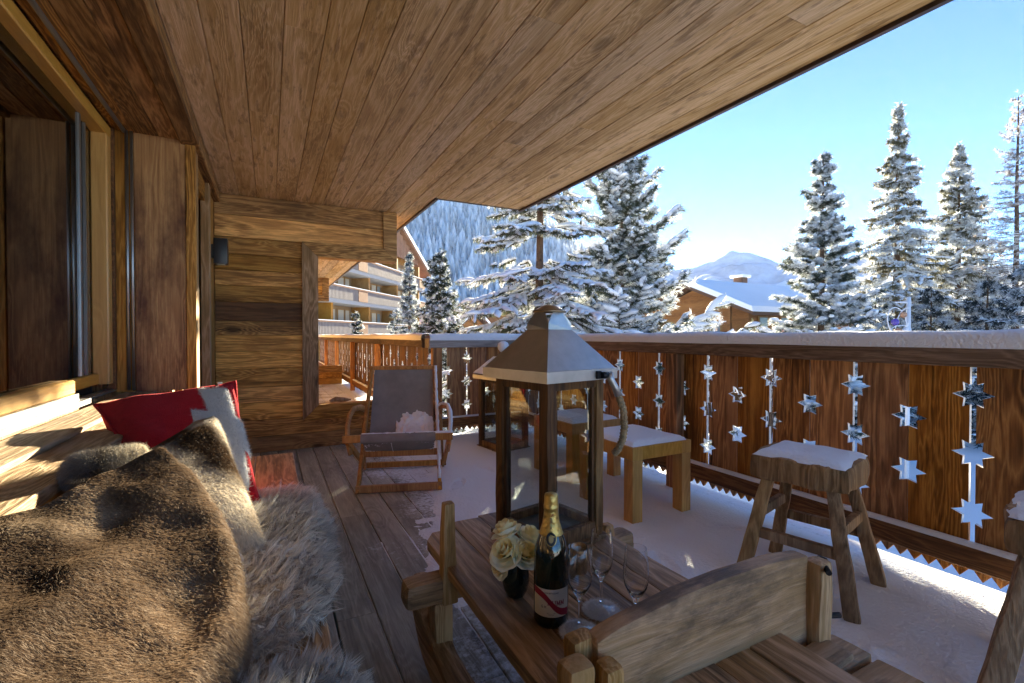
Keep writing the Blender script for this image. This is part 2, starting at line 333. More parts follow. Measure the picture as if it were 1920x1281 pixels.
# ---- ceiling of the overhanging roof
ceil = empty('ceiling'); tag(ceil, 'whitewashed worn board ceiling under the roof overhang', 'ceiling', kind='structure')
EAVE_X, EAVE_Y, EAVE_X2 = 2.235, 4.20, 1.36
edges = [-.50]
while edges[-1] < EAVE_X - .1: edges.append(edges[-1] + random.choice((.125, .14, .155)))
edges[-1] = EAVE_X
split = min(range(len(edges)), key=lambda k: abs(edges[k] - EAVE_X2)); edges[split] = EAVE_X2
for a, b in zip(edges[:-1], edges[1:]):
    y1 = END_Y if b <= EAVE_X2 + .001 else EAVE_Y
    cut = random.uniform(.6, 3.4)
    for p, q in ((-1.4, cut), (cut + .002, y1)):
        board(a + .0012, b - .0012, p, q, CEIL, CEIL + .02 + random.uniform(0, .002), ceil, 'ceiling', c=.0025)
roof = MB().box(-1.2, EAVE_X - .006, -1.5, EAVE_Y - .006, CEIL + .03, CEIL + .22); roof.box(-1.2, EAVE_X2 - .006, EAVE_Y - .006, END_Y, CEIL + .03, CEIL + .22)
roof.build('roof_deck', 'old_y', ceil)
f = MB().box(EAVE_X, EAVE_X + .025, -1.5, EAVE_Y + .025, CEIL - .018, CEIL + .25); f.box(EAVE_X2 + .025, EAVE_X, EAVE_Y, EAVE_Y + .025, CEIL - .004, CEIL + .25)
f.box(EAVE_X2, EAVE_X2 + .025, EAVE_Y, END_Y, CEIL - .018, CEIL + .25)
f.build('fascia_trim', 'fascia', ceil)
rs = MB()
rs.grid(lambda u, v: (-1.2 + u * (EAVE_X + 1.2), -1.5 + v * (EAVE_Y + 1.5), CEIL + .252 + .22 * min(1, 14 * (1 - u)) ** .5 * min(1, 14 * (1 - v)) ** .5), 12, 16)
rs.build('roof_snow', 'snow_far', ceil)
# ---- house wall with the deep window recess
wall = empty('house_wall', (WALL_X, 3.5, 0)); tag(wall, 'larch house wall with deep window recess beside the fur covered bench', 'wall')
def wpart(o): o.parent = wall; o.matrix_parent_inverse = Matrix.Translation((-WALL_X, -3.5, 0)); return o
JY = 3.52
wpart(board(-.705, -.452, JY, JY + .03, .74, 2.268, None, 'jamb', 'jamb_board'))
wpart(board(-.80, -.707, JY + .004, JY + .034, .74, 2.268, None, 'old_z', 'jamb_board'))
wpart(board(-.450, -.40, JY - .012, JY + .05, 0, 2.25, None, 'old_z', 'corner_post'))
wpart(board(-.44, -.405, JY + .05, JY + .17, 0, 2.24, None, 'trim', 'door_post'))
wpart(board(-.53, -.50, JY + .171, 4.30, .0, 2.10, None, 'old_z', 'door_panel'))
wpart(board(-.50, -.43, JY + .171, 4.30, 2.10, 2.24, None, 'old_y', 'lintel'))
wpart(board(-.46, -.405, 4.30, 4.43, 0, 2.24, None, 'trim', 'door_post'))
for k in range(3): wpart(board(-.46, -.425, 4.432 + k * .156, 4.586 + k * .156, 0, 2.24, None, 'old_z'))
wpart(board(-.475, -.375, -3.0, PART_Y, 2.243, CEIL - .002, None, 'old_y', 'ceiling_beam', c=.006))
for k, (a, b) in enumerate(((-.80, -.70), (-.698, -.585), (-.583, -.477))):
    wpart(board(a, b, -3.0, JY, 2.27, 2.30, None, 'old_y', 'soffit_board'))
solid = MB().box(-1.3, -.535, JY + .035, END_Y, 0, CEIL + .03).box(-1.3, -.82, -3, JY, 0, .74).box(-1.3, -.82, -3, JY, 2.31, 2.5).box(-1.3, -.42, PART_Y + .1, END_Y, 0, CEIL)
wpart(solid.build('wall_core', 'old_z'))
# ---- window
win = empty('sliding_window', (-.83, 2.0, .76)); tag(win, 'large dark sliding window with honey coloured sash and aluminium sill', 'window')
def at_parent(o, p):
    o.parent = p; o.matrix_parent_inverse = Matrix.Translation(p.location).inverted() if p.rotation_euler.z == 0 else (Matrix.Translation(p.location) @ Matrix.Rotation(p.rotation_euler.z, 4, 'Z')).inverted()
    return o
at_parent(board(-.862, -.808, -3, 2.9, .80, .865, None, 'sash', 'bottom_rail', c=.006), win)
at_parent(board(-.885, -.845, 2.902, 3.398, .80, .862, None, 'sash', 'bottom_rail', c=.006), win)
at_parent(board(-.875, -.80, 3.40, 3.475, .80, 2.20, None, 'sash_z', 'stile', c=.006), win)
at_parent(board(-.875, -.80, -3, 3.475, 2.20, 2.262, None, 'sash', 'top_rail', c=.006), win)
at_parent(board(-.83, -.79, 3.477, JY - .003, .76, 2.265, None, 'old_x_dark', 'dark_jamb_strip'), win)
at_parent(MB().box(-.858, -.854, -3, 3.14, .865, 2.20).build('pane', 'pane'), win)
at_parent(MB().box(-.878, -.874, 3.10, 3.41, .862, 2.20).build('pane', 'pane'), win)
at_parent(MB().box(-.869, -.847, 3.14, 3.165, .866, 2.199).box(-.872, -.860, 3.27, 3.285, .863, 2.199).build('meeting_stile', 'alu'), win)
s = MB().box(-.845, -.758, -3, 2.93, .752, .775).box(-.845, -.80, -3, 2.92, .775, .80).box(-.845, -.795, 2.93, JY, .752, .765)
at_parent(s.build('aluminium_sill', 'alu'), win)
g = MB().tube([(-.735, JY - .015, .752), (-.735, JY - .015, 2.27)], .009, 10).tube([(-.712, JY - .015, .75), (-.712, JY - .015, 2.27)], .008, 10).tube([(-.742, -3, 2.258), (-.742, JY - .03, 2.258)], .011, 10)
at_parent(g.build('shutter_guide', 'alu'), win)
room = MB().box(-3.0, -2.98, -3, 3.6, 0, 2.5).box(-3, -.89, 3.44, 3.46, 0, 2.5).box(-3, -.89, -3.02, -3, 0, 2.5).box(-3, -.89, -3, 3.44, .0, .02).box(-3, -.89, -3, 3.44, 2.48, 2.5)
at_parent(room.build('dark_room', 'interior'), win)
# ---- ledge under the window
led = empty('window_ledge', (-.6, 1.5, .42)); tag(led, 'brushed pale larch ledge under the window behind the bench', 'ledge')
for x0, x1, z in ((-.757, -.602, .742), (-.599, -.452, .728)):
    o = plank(x1 - x0, 6.5, .035, None, 'ledge', ((x0 + x1) / 2, JY - 3.256, z - .0175), None, .004); at_parent(o, led)
at_parent(board(-.449, -.425, -3, JY - .012, .42, .64, None, 'bench', 'back_board'), led)
at_parent(board(-.449, -.40, -3, 2.2, .642, .672, None, 'ledge', 'plank'), led)
at_parent(board(-.80, -.452, -3, JY - .03, .1, .70, None, 'old_y', 'ledge_core'), led)
# ---- bench
BEN_X, BEN_Y, BEN_Z = .115, 2.91, .42
ben = empty('bench', (-.15, 1.2, 0)); tag(ben, 'honey brown larch bench under the sheepskins along the wall', 'bench')
for x0, x1 in ((-.423, -.245), (-.242, -.066), (-.063, BEN_X)):
    at_parent(board(x0, x1, -2.5, BEN_Y, BEN_Z - .045, BEN_Z, None, 'bench', c=.004), ben)
at_parent(board(BEN_X - .06, BEN_X - .03, -2.5, BEN_Y - .04, .04, BEN_Z - .047, None, 'bench', 'front_board'), ben)
at_parent(board(-.42, BEN_X - .062, BEN_Y - .075, BEN_Y - .04, .0, BEN_Z - .047, None, 'old_x', 'end_board'), ben)
# ---- privacy partition with the cut-out
def partition(y, label):
    root = empty('partition_wall', (0, y, 0)); tag(root, label, 'wall', 'privacy walls between the terraces')
    zs = [0, .145, .30, .46, .60, .77, .93, 1.075, 1.20, 1.374, 1.52, 1.66, 1.80, 1.948]
    for k, (a, b) in enumerate(zip(zs[:-1], zs[1:])):
        dark = k == 8
        x1 = FAR_X - .06 if b <= .31 else .40
        plank(x1 - WALL_X, .03, b - a - .003, root, 'old_x_dark' if dark else 'old_x', ((x1 + WALL_X) / 2, .015 + random.uniform(0, .003), (a + b) / 2))
    for a, b in ((1.952, 2.145), (2.148, CEIL - .003)):
        plank(1.06 - WALL_X, .03, b - a, root, 'old_x', ((1.06 + WALL_X) / 2, .015, (a + b) / 2))
    MB().box(WALL_X, .40, .034, .11, 0, CEIL).box(.40, 1.145, .034, .11, 1.84, CEIL).box(.4, FAR_X - .06, .034, .11, 0, .36).build('wall_core', 'old_x', root)
    # moulded surround, mitred
    def mitred(poly, d, name, m):
        MB().prism(poly, 'Y', -.022, d).build(name, m, root)
    mitred([(.28, .27), (.42, .41), (.42, 1.82), (.28, 1.955)], .115, 'surround_post', 'trim')
    mitred([(.2805, 1.957), (.4205, 1.822), (1.17, 1.822), (1.035, 1.957)], .115, 'surround_head', 'trim_x')
    mitred([(1.0365, 1.957), (1.171, 1.823), (1.171, CEIL - .004), (1.0365, CEIL - .004)], .115, 'surround_end', 'trim_x')
    mitred([(.282, .268), (FAR_X - .06, .268), (FAR_X - .06, .408), (.422, .408)], .115, 'surround_sill', 'trim_x')
    return root
partition(PART_Y, 'amber larch partition wall with stepped cut-out behind the deck chair')
partition(11.1, 'far matching partition wall seen through the cut-out')
# ---- wall sconce
sc_ = empty('wall_sconce', (WALL_X + .02, 4.60, 1.66)); tag(sc_, 'small black box wall lamp by the partition corner', 'lamp')
me = rough_mesh(MB().box(0, .10, -.055, .055, 0, .21), .004, amp=0); link('housing', me, 'black', sc_)
MB().box(-.02, 0, -.03, .03, .05, .16).build('bracket', 'black', sc_)
MB().box(.02, .08, -.035, .035, -.003, .001).build('diffuser', plain('frosted_diffuser', (.6, .58, .5), .4), sc_)

# ================================================================ RAILINGS
CAP0, CAP1 = .946, 1.04
PW = .222
def star_pts(cy, cz, side, ro=.068, ri=.035):
    """half of a six-pointed star on a board's edge, bottom to top"""
    pts = []
    for k in range(12):
        a = R(30 * k); r = ro if k % 2 == 0 else ri
        pts.append((r * math.cos(a), r * math.sin(a) * .86))
    half = [p for p in pts if p[0] * side > 1e-6]
    half.sort(key=lambda p: p[1])
    return half, min(p[1] for p in pts), max(p[1] for p in pts)
def star_plank(kl, kr, zb=.062, zt=CAP0 + .03, m='rail', th=.009):
    """board in the YZ plane, width PW; kl/kr: 'slot' (3 stars and open joint), 'tight' (2 stars) or 'none'"""
    def side(kind, s):
        g = .0105 if kind == 'slot' else .0008; y = s * (PW / 2 - g); out = [(y, zb + .035)]
        for cz in {'slot': (.336, .584, .828), 'tight': (.46, .705), 'none': ()}[kind]:
            ro, ri = .068, .035; pts = []
            for k in range(12):
                a = R(30 * k); r = ro if k % 2 == 0 else ri
                pts.append((r * math.cos(a), r * math.sin(a) * .88))
            inner = [(s * PW / 2 + p[0], cz + p[1]) for p in pts if p[0] * s < -g - 1e-4]
            inner.sort(key=lambda p: p[1])
            lo = inner[0][1]; hi = inner[-1][1]
            out += [(y, lo + .01)] + inner + [(y, hi - .01)]
        out.append((y, zt)); return out
    L = side(kl, -1); Rr = side(kr, 1)
    teeth = []; nt = 4; ya, yb = Rr[0][0], L[0][0]
    for k in range(nt):
        teeth.append((ya + (yb - ya) * (k + .5) / nt, zb))
        if k < nt - 1: teeth.append((ya + (yb - ya) * (k + 1) / nt, zb + .035))
    poly = L + Rr[::-1] + teeth
    from mathutils.geometry import tessellate_polygon
    tris = tessellate_polygon([[Vector((p[0], p[1], 0)) for p in poly]])
    k = len(poly); vs = [(-th, p[0], p[1]) for p in poly] + [(th, p[0], p[1]) for p in poly]
    fs = [tuple(t) for t in tris] + [tuple(i + k for i in reversed(t)) for t in tris] + [(i, (i + 1) % k, k + (i + 1) % k, k + i) for i in range(k)]
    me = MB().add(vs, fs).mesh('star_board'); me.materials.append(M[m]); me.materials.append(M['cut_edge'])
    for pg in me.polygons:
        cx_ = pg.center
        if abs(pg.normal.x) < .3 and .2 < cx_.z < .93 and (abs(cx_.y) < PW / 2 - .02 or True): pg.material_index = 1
    return me
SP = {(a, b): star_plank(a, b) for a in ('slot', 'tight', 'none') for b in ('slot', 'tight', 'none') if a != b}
SPD = {(a, b): star_plank(a, b, m='rail_shaded', th=.004) for a, b in (('slot', 'tight'), ('tight', 'slot'))}
def snow_cap(root, L, wdt, h, name='snow', seed=0., over=.0):
    n = max(12, int(L / .035))
    def fn(u, v):
        s = v * (L + 2 * over) - over; a = math.pi * (u * 1.06 - .03); hh = h * (1 + .20 * noise.noise(Vector((s * 1.7, seed, 0))) + .07 * noise.noise(Vector((s * 5.3, seed, u * 1.5))) + .07 * noise.noise(Vector((s * 9, seed, u * 3))))
        ww = wdt / 2 * (1 + .025 * noise.noise(Vector((s * 2.1, seed + 4, (u > .5) * 7))) + .05 * noise.noise(Vector((s * 5, seed + 9, u * 2))))
        ca, sa = math.cos(a), math.sin(a)
        return (ww * math.copysign(abs(ca) ** .55, ca), s, hh * math.copysign(abs(sa) ** .6, sa))
    return MB().grid(fn, 15, n).build(name, 'snow', root)
def railing(name, label, loc, rz, L, kinds, cap_mat, posts, snow=.058, sp=None, group='star cut larch railings'):
    """runs along local +Y from loc; inside of the terrace is local -X"""
    root = empty(name, loc, rz); tag(root, label, 'railing', group)
    n = len(kinds) - 1
    for k in range(n):
        a, b = kinds[k], kinds[k + 1]
        link('board', (sp or SP)[(a, b)], None, root, (random.uniform(-.001, .001), (k + .5) * PW, 0))
    plank(.17, L + .05, CAP1 - CAP0, root, cap_mat, (0, L / 2, (CAP0 + CAP1) / 2), None, .006, 'cap_rail')
    plank(.05, L, .095, root, 'rail_low', (-.042, L / 2, .168), None, .004, 'bottom_rail')
    sn = snow_cap(root, L, .186, snow, over=.02, seed=loc[1]); sn.location = (0, 0, CAP1 - .004)
    s2 = snow_cap(root, L, .048, .012, 'snow', 3.3); s2.location = (-.043, 0, .214)
    for y in posts:
        plank(.075, .10, CAP0 - .002, root, 'rail', (-.055, y, CAP0 / 2), None, .005, 'post')
    return root
def kinds_for(n, first=0): return ['slot' if (k + first) % 2 == 0 else 'tight' for k in range(n + 1)]
# long railing: boards laid so that an open joint falls at Y = .876
y0 = .876 - 8 * PW
n = 26
nb = int((RET_Y + .05 - y0) / PW)
railing('balcony_railing', 'long larch railing with star cut-outs beside the rustic stools', (RAIL_X, y0, 0), 0, RET_Y + .06 - y0, kinds_for(nb), 'rail_cap', [2.45 - y0, 4.72 - y0, .0])
railing('balcony_railing', 'short grey capped railing across the corner behind the deck chair', (RAIL_X - .05, RET_Y, 0), R(90), RAIL_X - FAR_X - .02, kinds_for(4, 1), 'rail_cap_x', [RAIL_X - FAR_X - .08])
railing('balcony_railing', 'distant larch railing receding past the partition wall', (FAR_X, RET_Y + .1, 0), 0, END_Y - RET_Y, kinds_for(54), 'cap_shaded', [2.4, 4.8, 7.2, 9.6], sp=SPD)
# rail caps built along local Y need grain along Y: the cross one uses it too
# ================================================================ SNOW ON THE DECK
def snow_edge(y):
    pts = [(-3, 1.05), (.4, 1.0), (1.3, .95), (2.0, .72), (2.6, .82), (3.0, .95), (3.6, 1.12), (4.1, 1.28), (5, 1.34)]
    for (a, xa), (b, xb) in zip(pts[:-1], pts[1:]):
        if a <= y <= b: return xa + (xb - xa) * (y - a) / (b - a)
    return 1.1
PRINTS = [(1.25, 2.35, 1.3), (1.48, 2.02, 1.1), (1.40, 2.85, 1.5), (1.62, 1.62, 1.2), (1.52, 3.45, 1.8), (1.78, .72, 1.4), (1.50, .95, 1.2), (2.25, 1.75, 2.2), (1.2, 3.2, 1.0)]
def snow_h(x, y):
    d = x - snow_edge(y) + .16 * noise.noise(Vector((x * 2.2, y * 2.2, 1))) + .10 * noise.noise(Vector((x * 6, y * 6, 4))) + .05 * noise.noise(Vector((x * 17, y * 17, 8))) + .035 * noise.noise(Vector((x * 47, y * 47, 8)))
    e = (RAIL_X - .10) - x
    h = .022 * (1 - math.exp(-max(d, -.5) * 3.2)) if d > 0 else d * .12
    h += .008 * noise.noise(Vector((x * 3, y * 3, 2))) + .004 * noise.noise(Vector((x * 9, y * 9, 6))) + .0015 * noise.noise(Vector((x * 25, y * 25, 2)))
    h += .0016 * noise.noise(Vector((x * 60, y * 60, 3))) if d > 0 else 0
    for fx, fy, fa in PRINTS:
        q = (x - fx) * math.cos(fa) + (y - fy) * math.sin(fa); w_ = -(x - fx) * math.sin(fa) + (y - fy) * math.cos(fa)
        k_ = (q / .135) ** 2 + (w_ / .048) ** 2
        if k_ < 1.6: h -= .013 * max(0, 1 - k_ ** 2) - .004 * max(0, 1 - abs(k_ - 1.15) * 3)
    patch = noise.noise(Vector((x * 3.1, y * 3.1, 17.))) + .6 * noise.noise(Vector((x * 11, y * 11, 5)))
    if d < 0 and d > -.25: h = max(h, .006 * (patch - .55 - max(0, -d - .05) * 3))
    if d > 0 and e < .28: h = h * max(0.0, min(1, .35 + e / .28)) + .0
    return max(h, -.012)
nx, ny = 185, 400
sn = MB().grid(lambda u, v: (.35 + u * (RAIL_X + .02 - .35), -.9 + v * (RET_Y + .9), snow_h(.35 + u * (RAIL_X + .02 - .35), -.9 + v * (RET_Y + .9))), nx, ny)
tag(sn.build('deck_snow', 'snow'), 'thin trampled snow lying over the outer deck boards', 'snow', kind='stuff')
# snow ledge outside under the railing teeth
tag(MB().grid(lambda u, v: (RAIL_X + .02 + u * .30, -1.2 + v * 6.1, -.02 - .25 * max(0, u - .35) ** 1.6 + .012 * noise.noise(Vector((u * 3, v * 40, 0)))), 10, 120).build('edge_snow', 'snow'), 'strip of snow along the outer edge of the deck', 'snow', kind='stuff')

# ================================================================ DECK CHAIR
ch = empty('deck_chair', (.79, 3.24, 0), R(-18)); tag(ch, 'folding deck chair with grey canvas sling and clumps of snow on it', 'chair')
def cpt(x, b, z): return (x, b, z)
for s in (-1, 1):
    MB().bar(cpt(s * .275, 0.0, .0), cpt(s * .245, .50, .82), .024, .045, c=.004).build('side_rail', 'chair', ch)
    MB().bar(cpt(s * .335, -.05, .37), cpt(s * .315, .62, .03), .024, .042, c=.004).build('seat_rail', 'chair', ch)
    arm = [cpt(s * .268, .33, .52), cpt(s * .30, .29, .545), cpt(s * .335, .22, .545), cpt(s * .35, .14, .51), cpt(s * .352, .07, .45), cpt(s * .345, .02, .36), cpt(s * .33, .05, .26)]
    fine = []
    for k in range(len(arm) - 1):
        for t in (0, .5): fine.append(Vector(arm[k]).lerp(Vector(arm[k + 1]), t))
    fine.append(Vector(arm[-1]))
    MB().tube(fine, .016, 8, flat=1.3).build('armrest', 'chair', ch)
    MB().bar(cpt(s * .305, .55, .02), cpt(s * .285, .30, .47), .018, .03, c=.003).build('rear_strut', 'chair', ch)
def xb(z_, b_, half, name, w_=.026, h_=.045): return MB().bar(cpt(-half, b_, z_), cpt(half, b_, z_), w_, h_, c=.004).build(name, 'chair', ch)
xb(.385, -.055, .362, 'front_bar', .03, .048); xb(.028, .008, .29, 'foot_bar', .03, .05); xb(.235, .145, .272, 'cross_bar'); xb(.82, .50, .265, 'top_bar', .03, .03); xb(.03, .61, .33, 'rear_bar')
def sling(u, v, lift=0.):
    # v 0 front bar .. 1 top
    pts = [(-.075, .385), (-.02, .345), (.10, .265), (.20, .275), (.27, .36), (.33, .47), (.39, .59), (.45, .71), (.505, .835)]
    t = v * (len(pts) - 1); k = min(int(t), len(pts) - 2); q = t - k
    p = [pts[max(0, k - 1)], pts[k], pts[k + 1], pts[min(len(pts) - 1, k + 2)]]
    cr_ = lambda i: .5 * (2 * p[1][i] + (p[2][i] - p[0][i]) * q + (2 * p[0][i] - 5 * p[1][i] + 4 * p[2][i] - p[3][i]) * q * q + (3 * p[1][i] - p[0][i] - 3 * p[2][i] + p[3][i]) * q ** 3)
    b, z = cr_(0), cr_(1); sag = .02 * math.sin(math.pi * u) * math.sin(math.pi * v)
    b += sag * .8 + .005 * noise.noise(Vector((u * 3, v * 4, 0))); z -= sag * .5
    hw = .222 + .018 * (1 - v)
    return Vector(((u * 2 - 1) * hw, b - lift * .7, z + lift * .7))
fab = MB().grid(lambda u, v: sling(u, v), 14, 40); fab.build('canvas_sling', 'grey_fabric', ch)
# rolled hem over the front bar
hw = .245; MB().grid(lambda u, v: (hw * (2 * u - 1), -.055 + .027 * math.cos(2 * math.pi * v), .385 + .034 * math.sin(2 * math.pi * v)), 10, 14).build('canvas_hem', 'grey_fabric', ch)
def snow_patch(fn, n1, n2, mask, thick, name, parent, mname='snow'):
    mb = MB(); V = {}
    for j in range(n2):
        for i in range(n1):
            u, v = i / (n1 - 1), j / (n2 - 1); h = mask(u, v)
            V[i, j] = (fn(u, v, max(-.006, min(1, h) * thick)), h)
    idx = {}; vs = []; fs = []
    for j in range(n2 - 1):
        for i in range(n1 - 1):
            q = [(i, j), (i + 1, j), (i + 1, j + 1), (i, j + 1)]
            if max(V[k][1] for k in q) < 0: continue
            f_ = []
            for k in q:
                if k not in idx: idx[k] = len(vs); vs.append(V[k][0])
                f_.append(idx[k])
            fs.append(f_)
    par = list(range(len(vs)))
    def find(x_):
        while par[x_] != x_: par[x_] = par[par[x_]]; x_ = par[x_]
        return x_
    for f_ in fs:
        for q_ in f_[1:]: par[find(q_)] = find(f_[0])
    cnt = {}
    for f_ in fs: cnt[find(f_[0])] = cnt.get(find(f_[0]), 0) + 1
    big_ = max(cnt, key=cnt.get); fs = [f_ for f_ in fs if find(f_[0]) == big_]; used = sorted({q_ for f_ in fs for q_ in f_}); re_ = {q_: k_ for k_, q_ in enumerate(used)}
    mb.add([vs[q_] for q_ in used], [[re_[q_] for q_ in f_] for f_ in fs], True)
    return mb.build(name, mname, parent)
def chair_mask(u, v):
    a = 1 - ((u - .70) / .31) ** 2 - ((v - .46) / .20) ** 4
    b_ = .9 - ((u - .20) / .24) ** 2 - ((v - .42) / .09) ** 2
    c_ = .9 - ((v - .22) / .12) ** 2 - ((u - .5) / .55) ** 2
    return (max(a, b_, c_) + .55 * noise.noise(Vector((u * 7, v * 12, 3))) + .45 * noise.noise(Vector((u * 22, v * 38, 5)))) * .95
snow_patch(sling, 70, 120, lambda u, v: chair_mask(u, v) if u > .40 else -1, .036, 'snow', ch)['kind'] = 'stuff'
snow_patch(sling, 70, 120, lambda u, v: chair_mask(u, v) - .1 if u < .38 else -1, .03, 'snow', ch)['kind'] = 'stuff'
for s in (1,):
    t = MB(); P0, P1 = Vector(cpt(.275, 0, .0)), Vector(cpt(.245, .5, .82))
    pts = [P0.lerp(P1, .08 + .92 * k / 44) + Vector((.0, -.022, .012)) for k in range(45)]
    t.tube(pts, [.011 + .006 * noise.noise(Vector((k * .6, 2, 0))) for k in range(45)], 8).build('snow', 'snow', ch)
    pts = [Vector(p) + Vector((0, 0, .014)) for p in fine]; t = MB().tube(pts, [.016 + .004 * noise.noise(Vector((k * .7, 5, 0))) for k in range(len(pts))], 8); t.build('snow', 'snow', ch)
MB().tube([cpt(-.24 + .6 * k / 40, -.055, .412 + .002 * noise.noise(Vector((k * .8, 0, 0)))) for k in range(41)], [.010 + .005 * noise.noise(Vector((k * .5, 9, 0))) for k in range(41)], 8).build('snow', 'snow', ch)

# ================================================================ STOOLS
def box_stool(label, loc, rz):
    root = empty('square_stool', loc, rz); tag(root, label, 'stool', 'square snow topped stools by the railing')
    W, D, H, T = .46, .50, .43, .075
    for x in (0, W - T):
        for y in (0, D - T):
            plank(T, T, H - T, root, 'gold', (x + T / 2, y + T / 2, (H - T) / 2), None, .003, 'leg')
    plank(T, D, T, root, 'gold', (T / 2, D / 2, H - T / 2 + .001), None, .003, 'side_rail'); plank(T, D, T, root, 'gold', (W - T / 2, D / 2, H - T / 2 + .001), None, .003, 'side_rail')
    plank(W - 2 * T, T, T, root, 'gold', (W / 2, T / 2, H - T / 2 + .001), None, .003, 'end_rail'); plank(W - 2 * T, T, T, root, 'gold', (W / 2, D - T / 2, H - T / 2 + .001), None, .003, 'end_rail')
    plank(W - 2 * T, D - 2 * T, .03, root, 'gold', (W / 2, D / 2, H - .018), None, .003, 'seat_panel')
    def fn(u, v):
        e = min(1, min(u, 1 - u, v, 1 - v) * 9); return (.012 + u * (W - .024) + .006 * noise.noise(Vector((v * 6, u, 2))), .012 + v * (D - .024) + .006 * noise.noise(Vector((u * 6, v, 7))), H + .026 * (1 - (1 - e) ** 2.2) + .004 * noise.noise(Vector((u * 4, v * 4, loc[1]))) * e)
    MB().grid(fn, 30, 30).build('snow', 'snow', root)
    return root
box_stool('square honey wood stool with snow top standing nearer the rustic stool', (1.80, 2.04, 0.015), R(1))
box_stool('square honey wood stool half hidden behind the big lantern', (1.90, 2.78, 0.015), R(3))
def rustic_stool(label, loc, rz):
    root = empty('rustic_stool', loc, rz); tag(root, label, 'stool', 'rustic wooden stools with splayed legs')
    s_ = .185; H = .555
    seat = MB().prism([(-s_, -s_ * .92), (s_ * .3, -s_), (s_, -s_ * .9), (s_ * 1.02, .1 * s_), (s_ * .95, s_ * .93), (-.2 * s_, s_), (-s_ * .96, s_ * .95), (-s_ * 1.03, 0)], 'Z', H - .105, H)
    me = rough_mesh(seat, .022, amp=.014, freq=10, seed=loc[0] * 3 + loc[1], size=.03); link('seat', me, 'stool', root)
    feet = {}
    for sx in (-1, 1):
        for sy in (-1, 1):
            a = Vector((sx * .115, sy * .115, H - .08)); b = Vector((sx * .205, sy * .20, 0)); feet[sx, sy] = (a, b)
            pts = [a.lerp(b, k / 6) for k in range(7)]
            me = rough_mesh(MB().bar(a, b, .050, .046, up=(1, .2, .1), w1=.064, h1=.056), .012, amp=.004, freq=9, seed=sx * 3 + sy + loc[1], size=.06)
            link('leg', me, 'stool', root)
    def rung(k1, k2, h):
        f1 = lambda q: q[0].lerp(q[1], 1 - h / (H - .08)); p, q = f1(feet[k1]), f1(feet[k2])
        me = rough_mesh(MB().bar(p, q, .03, .042), .005, amp=.003, freq=15, seed=h * 9); link('rung', me, 'stool', root)
    rung((-1, -1), (1, -1), .22); rung((-1, 1), (1, 1), .22); rung((-1, -1), (-1, 1), .30); rung((1, -1), (1, 1), .30)
    def fn(u, v):
        x, y = u * 2 - 1, v * 2 - 1; e = min(1, min(u, 1 - u, v, 1 - v) * 7)
        rr = .93 + .05 * noise.noise(Vector((x * 3, y * 3, loc[1])))
        return (x * s_ * rr, y * s_ * rr, H - .006 + .022 * (1 - (1 - e) ** 2) + .008 * noise.noise(Vector((x * 2, y * 2, 3))) * e)
    MB().grid(fn, 26, 26).build('snow', 'snow', root)
    return root
rustic_stool('rustic thick seated stool with snow cap behind the sled backboard', (2.06, 1.225, 0.012), R(-76))
rustic_stool('rustic stool mostly cut off by the edge of the picture', (2.055, .42, 0.012), R(12))

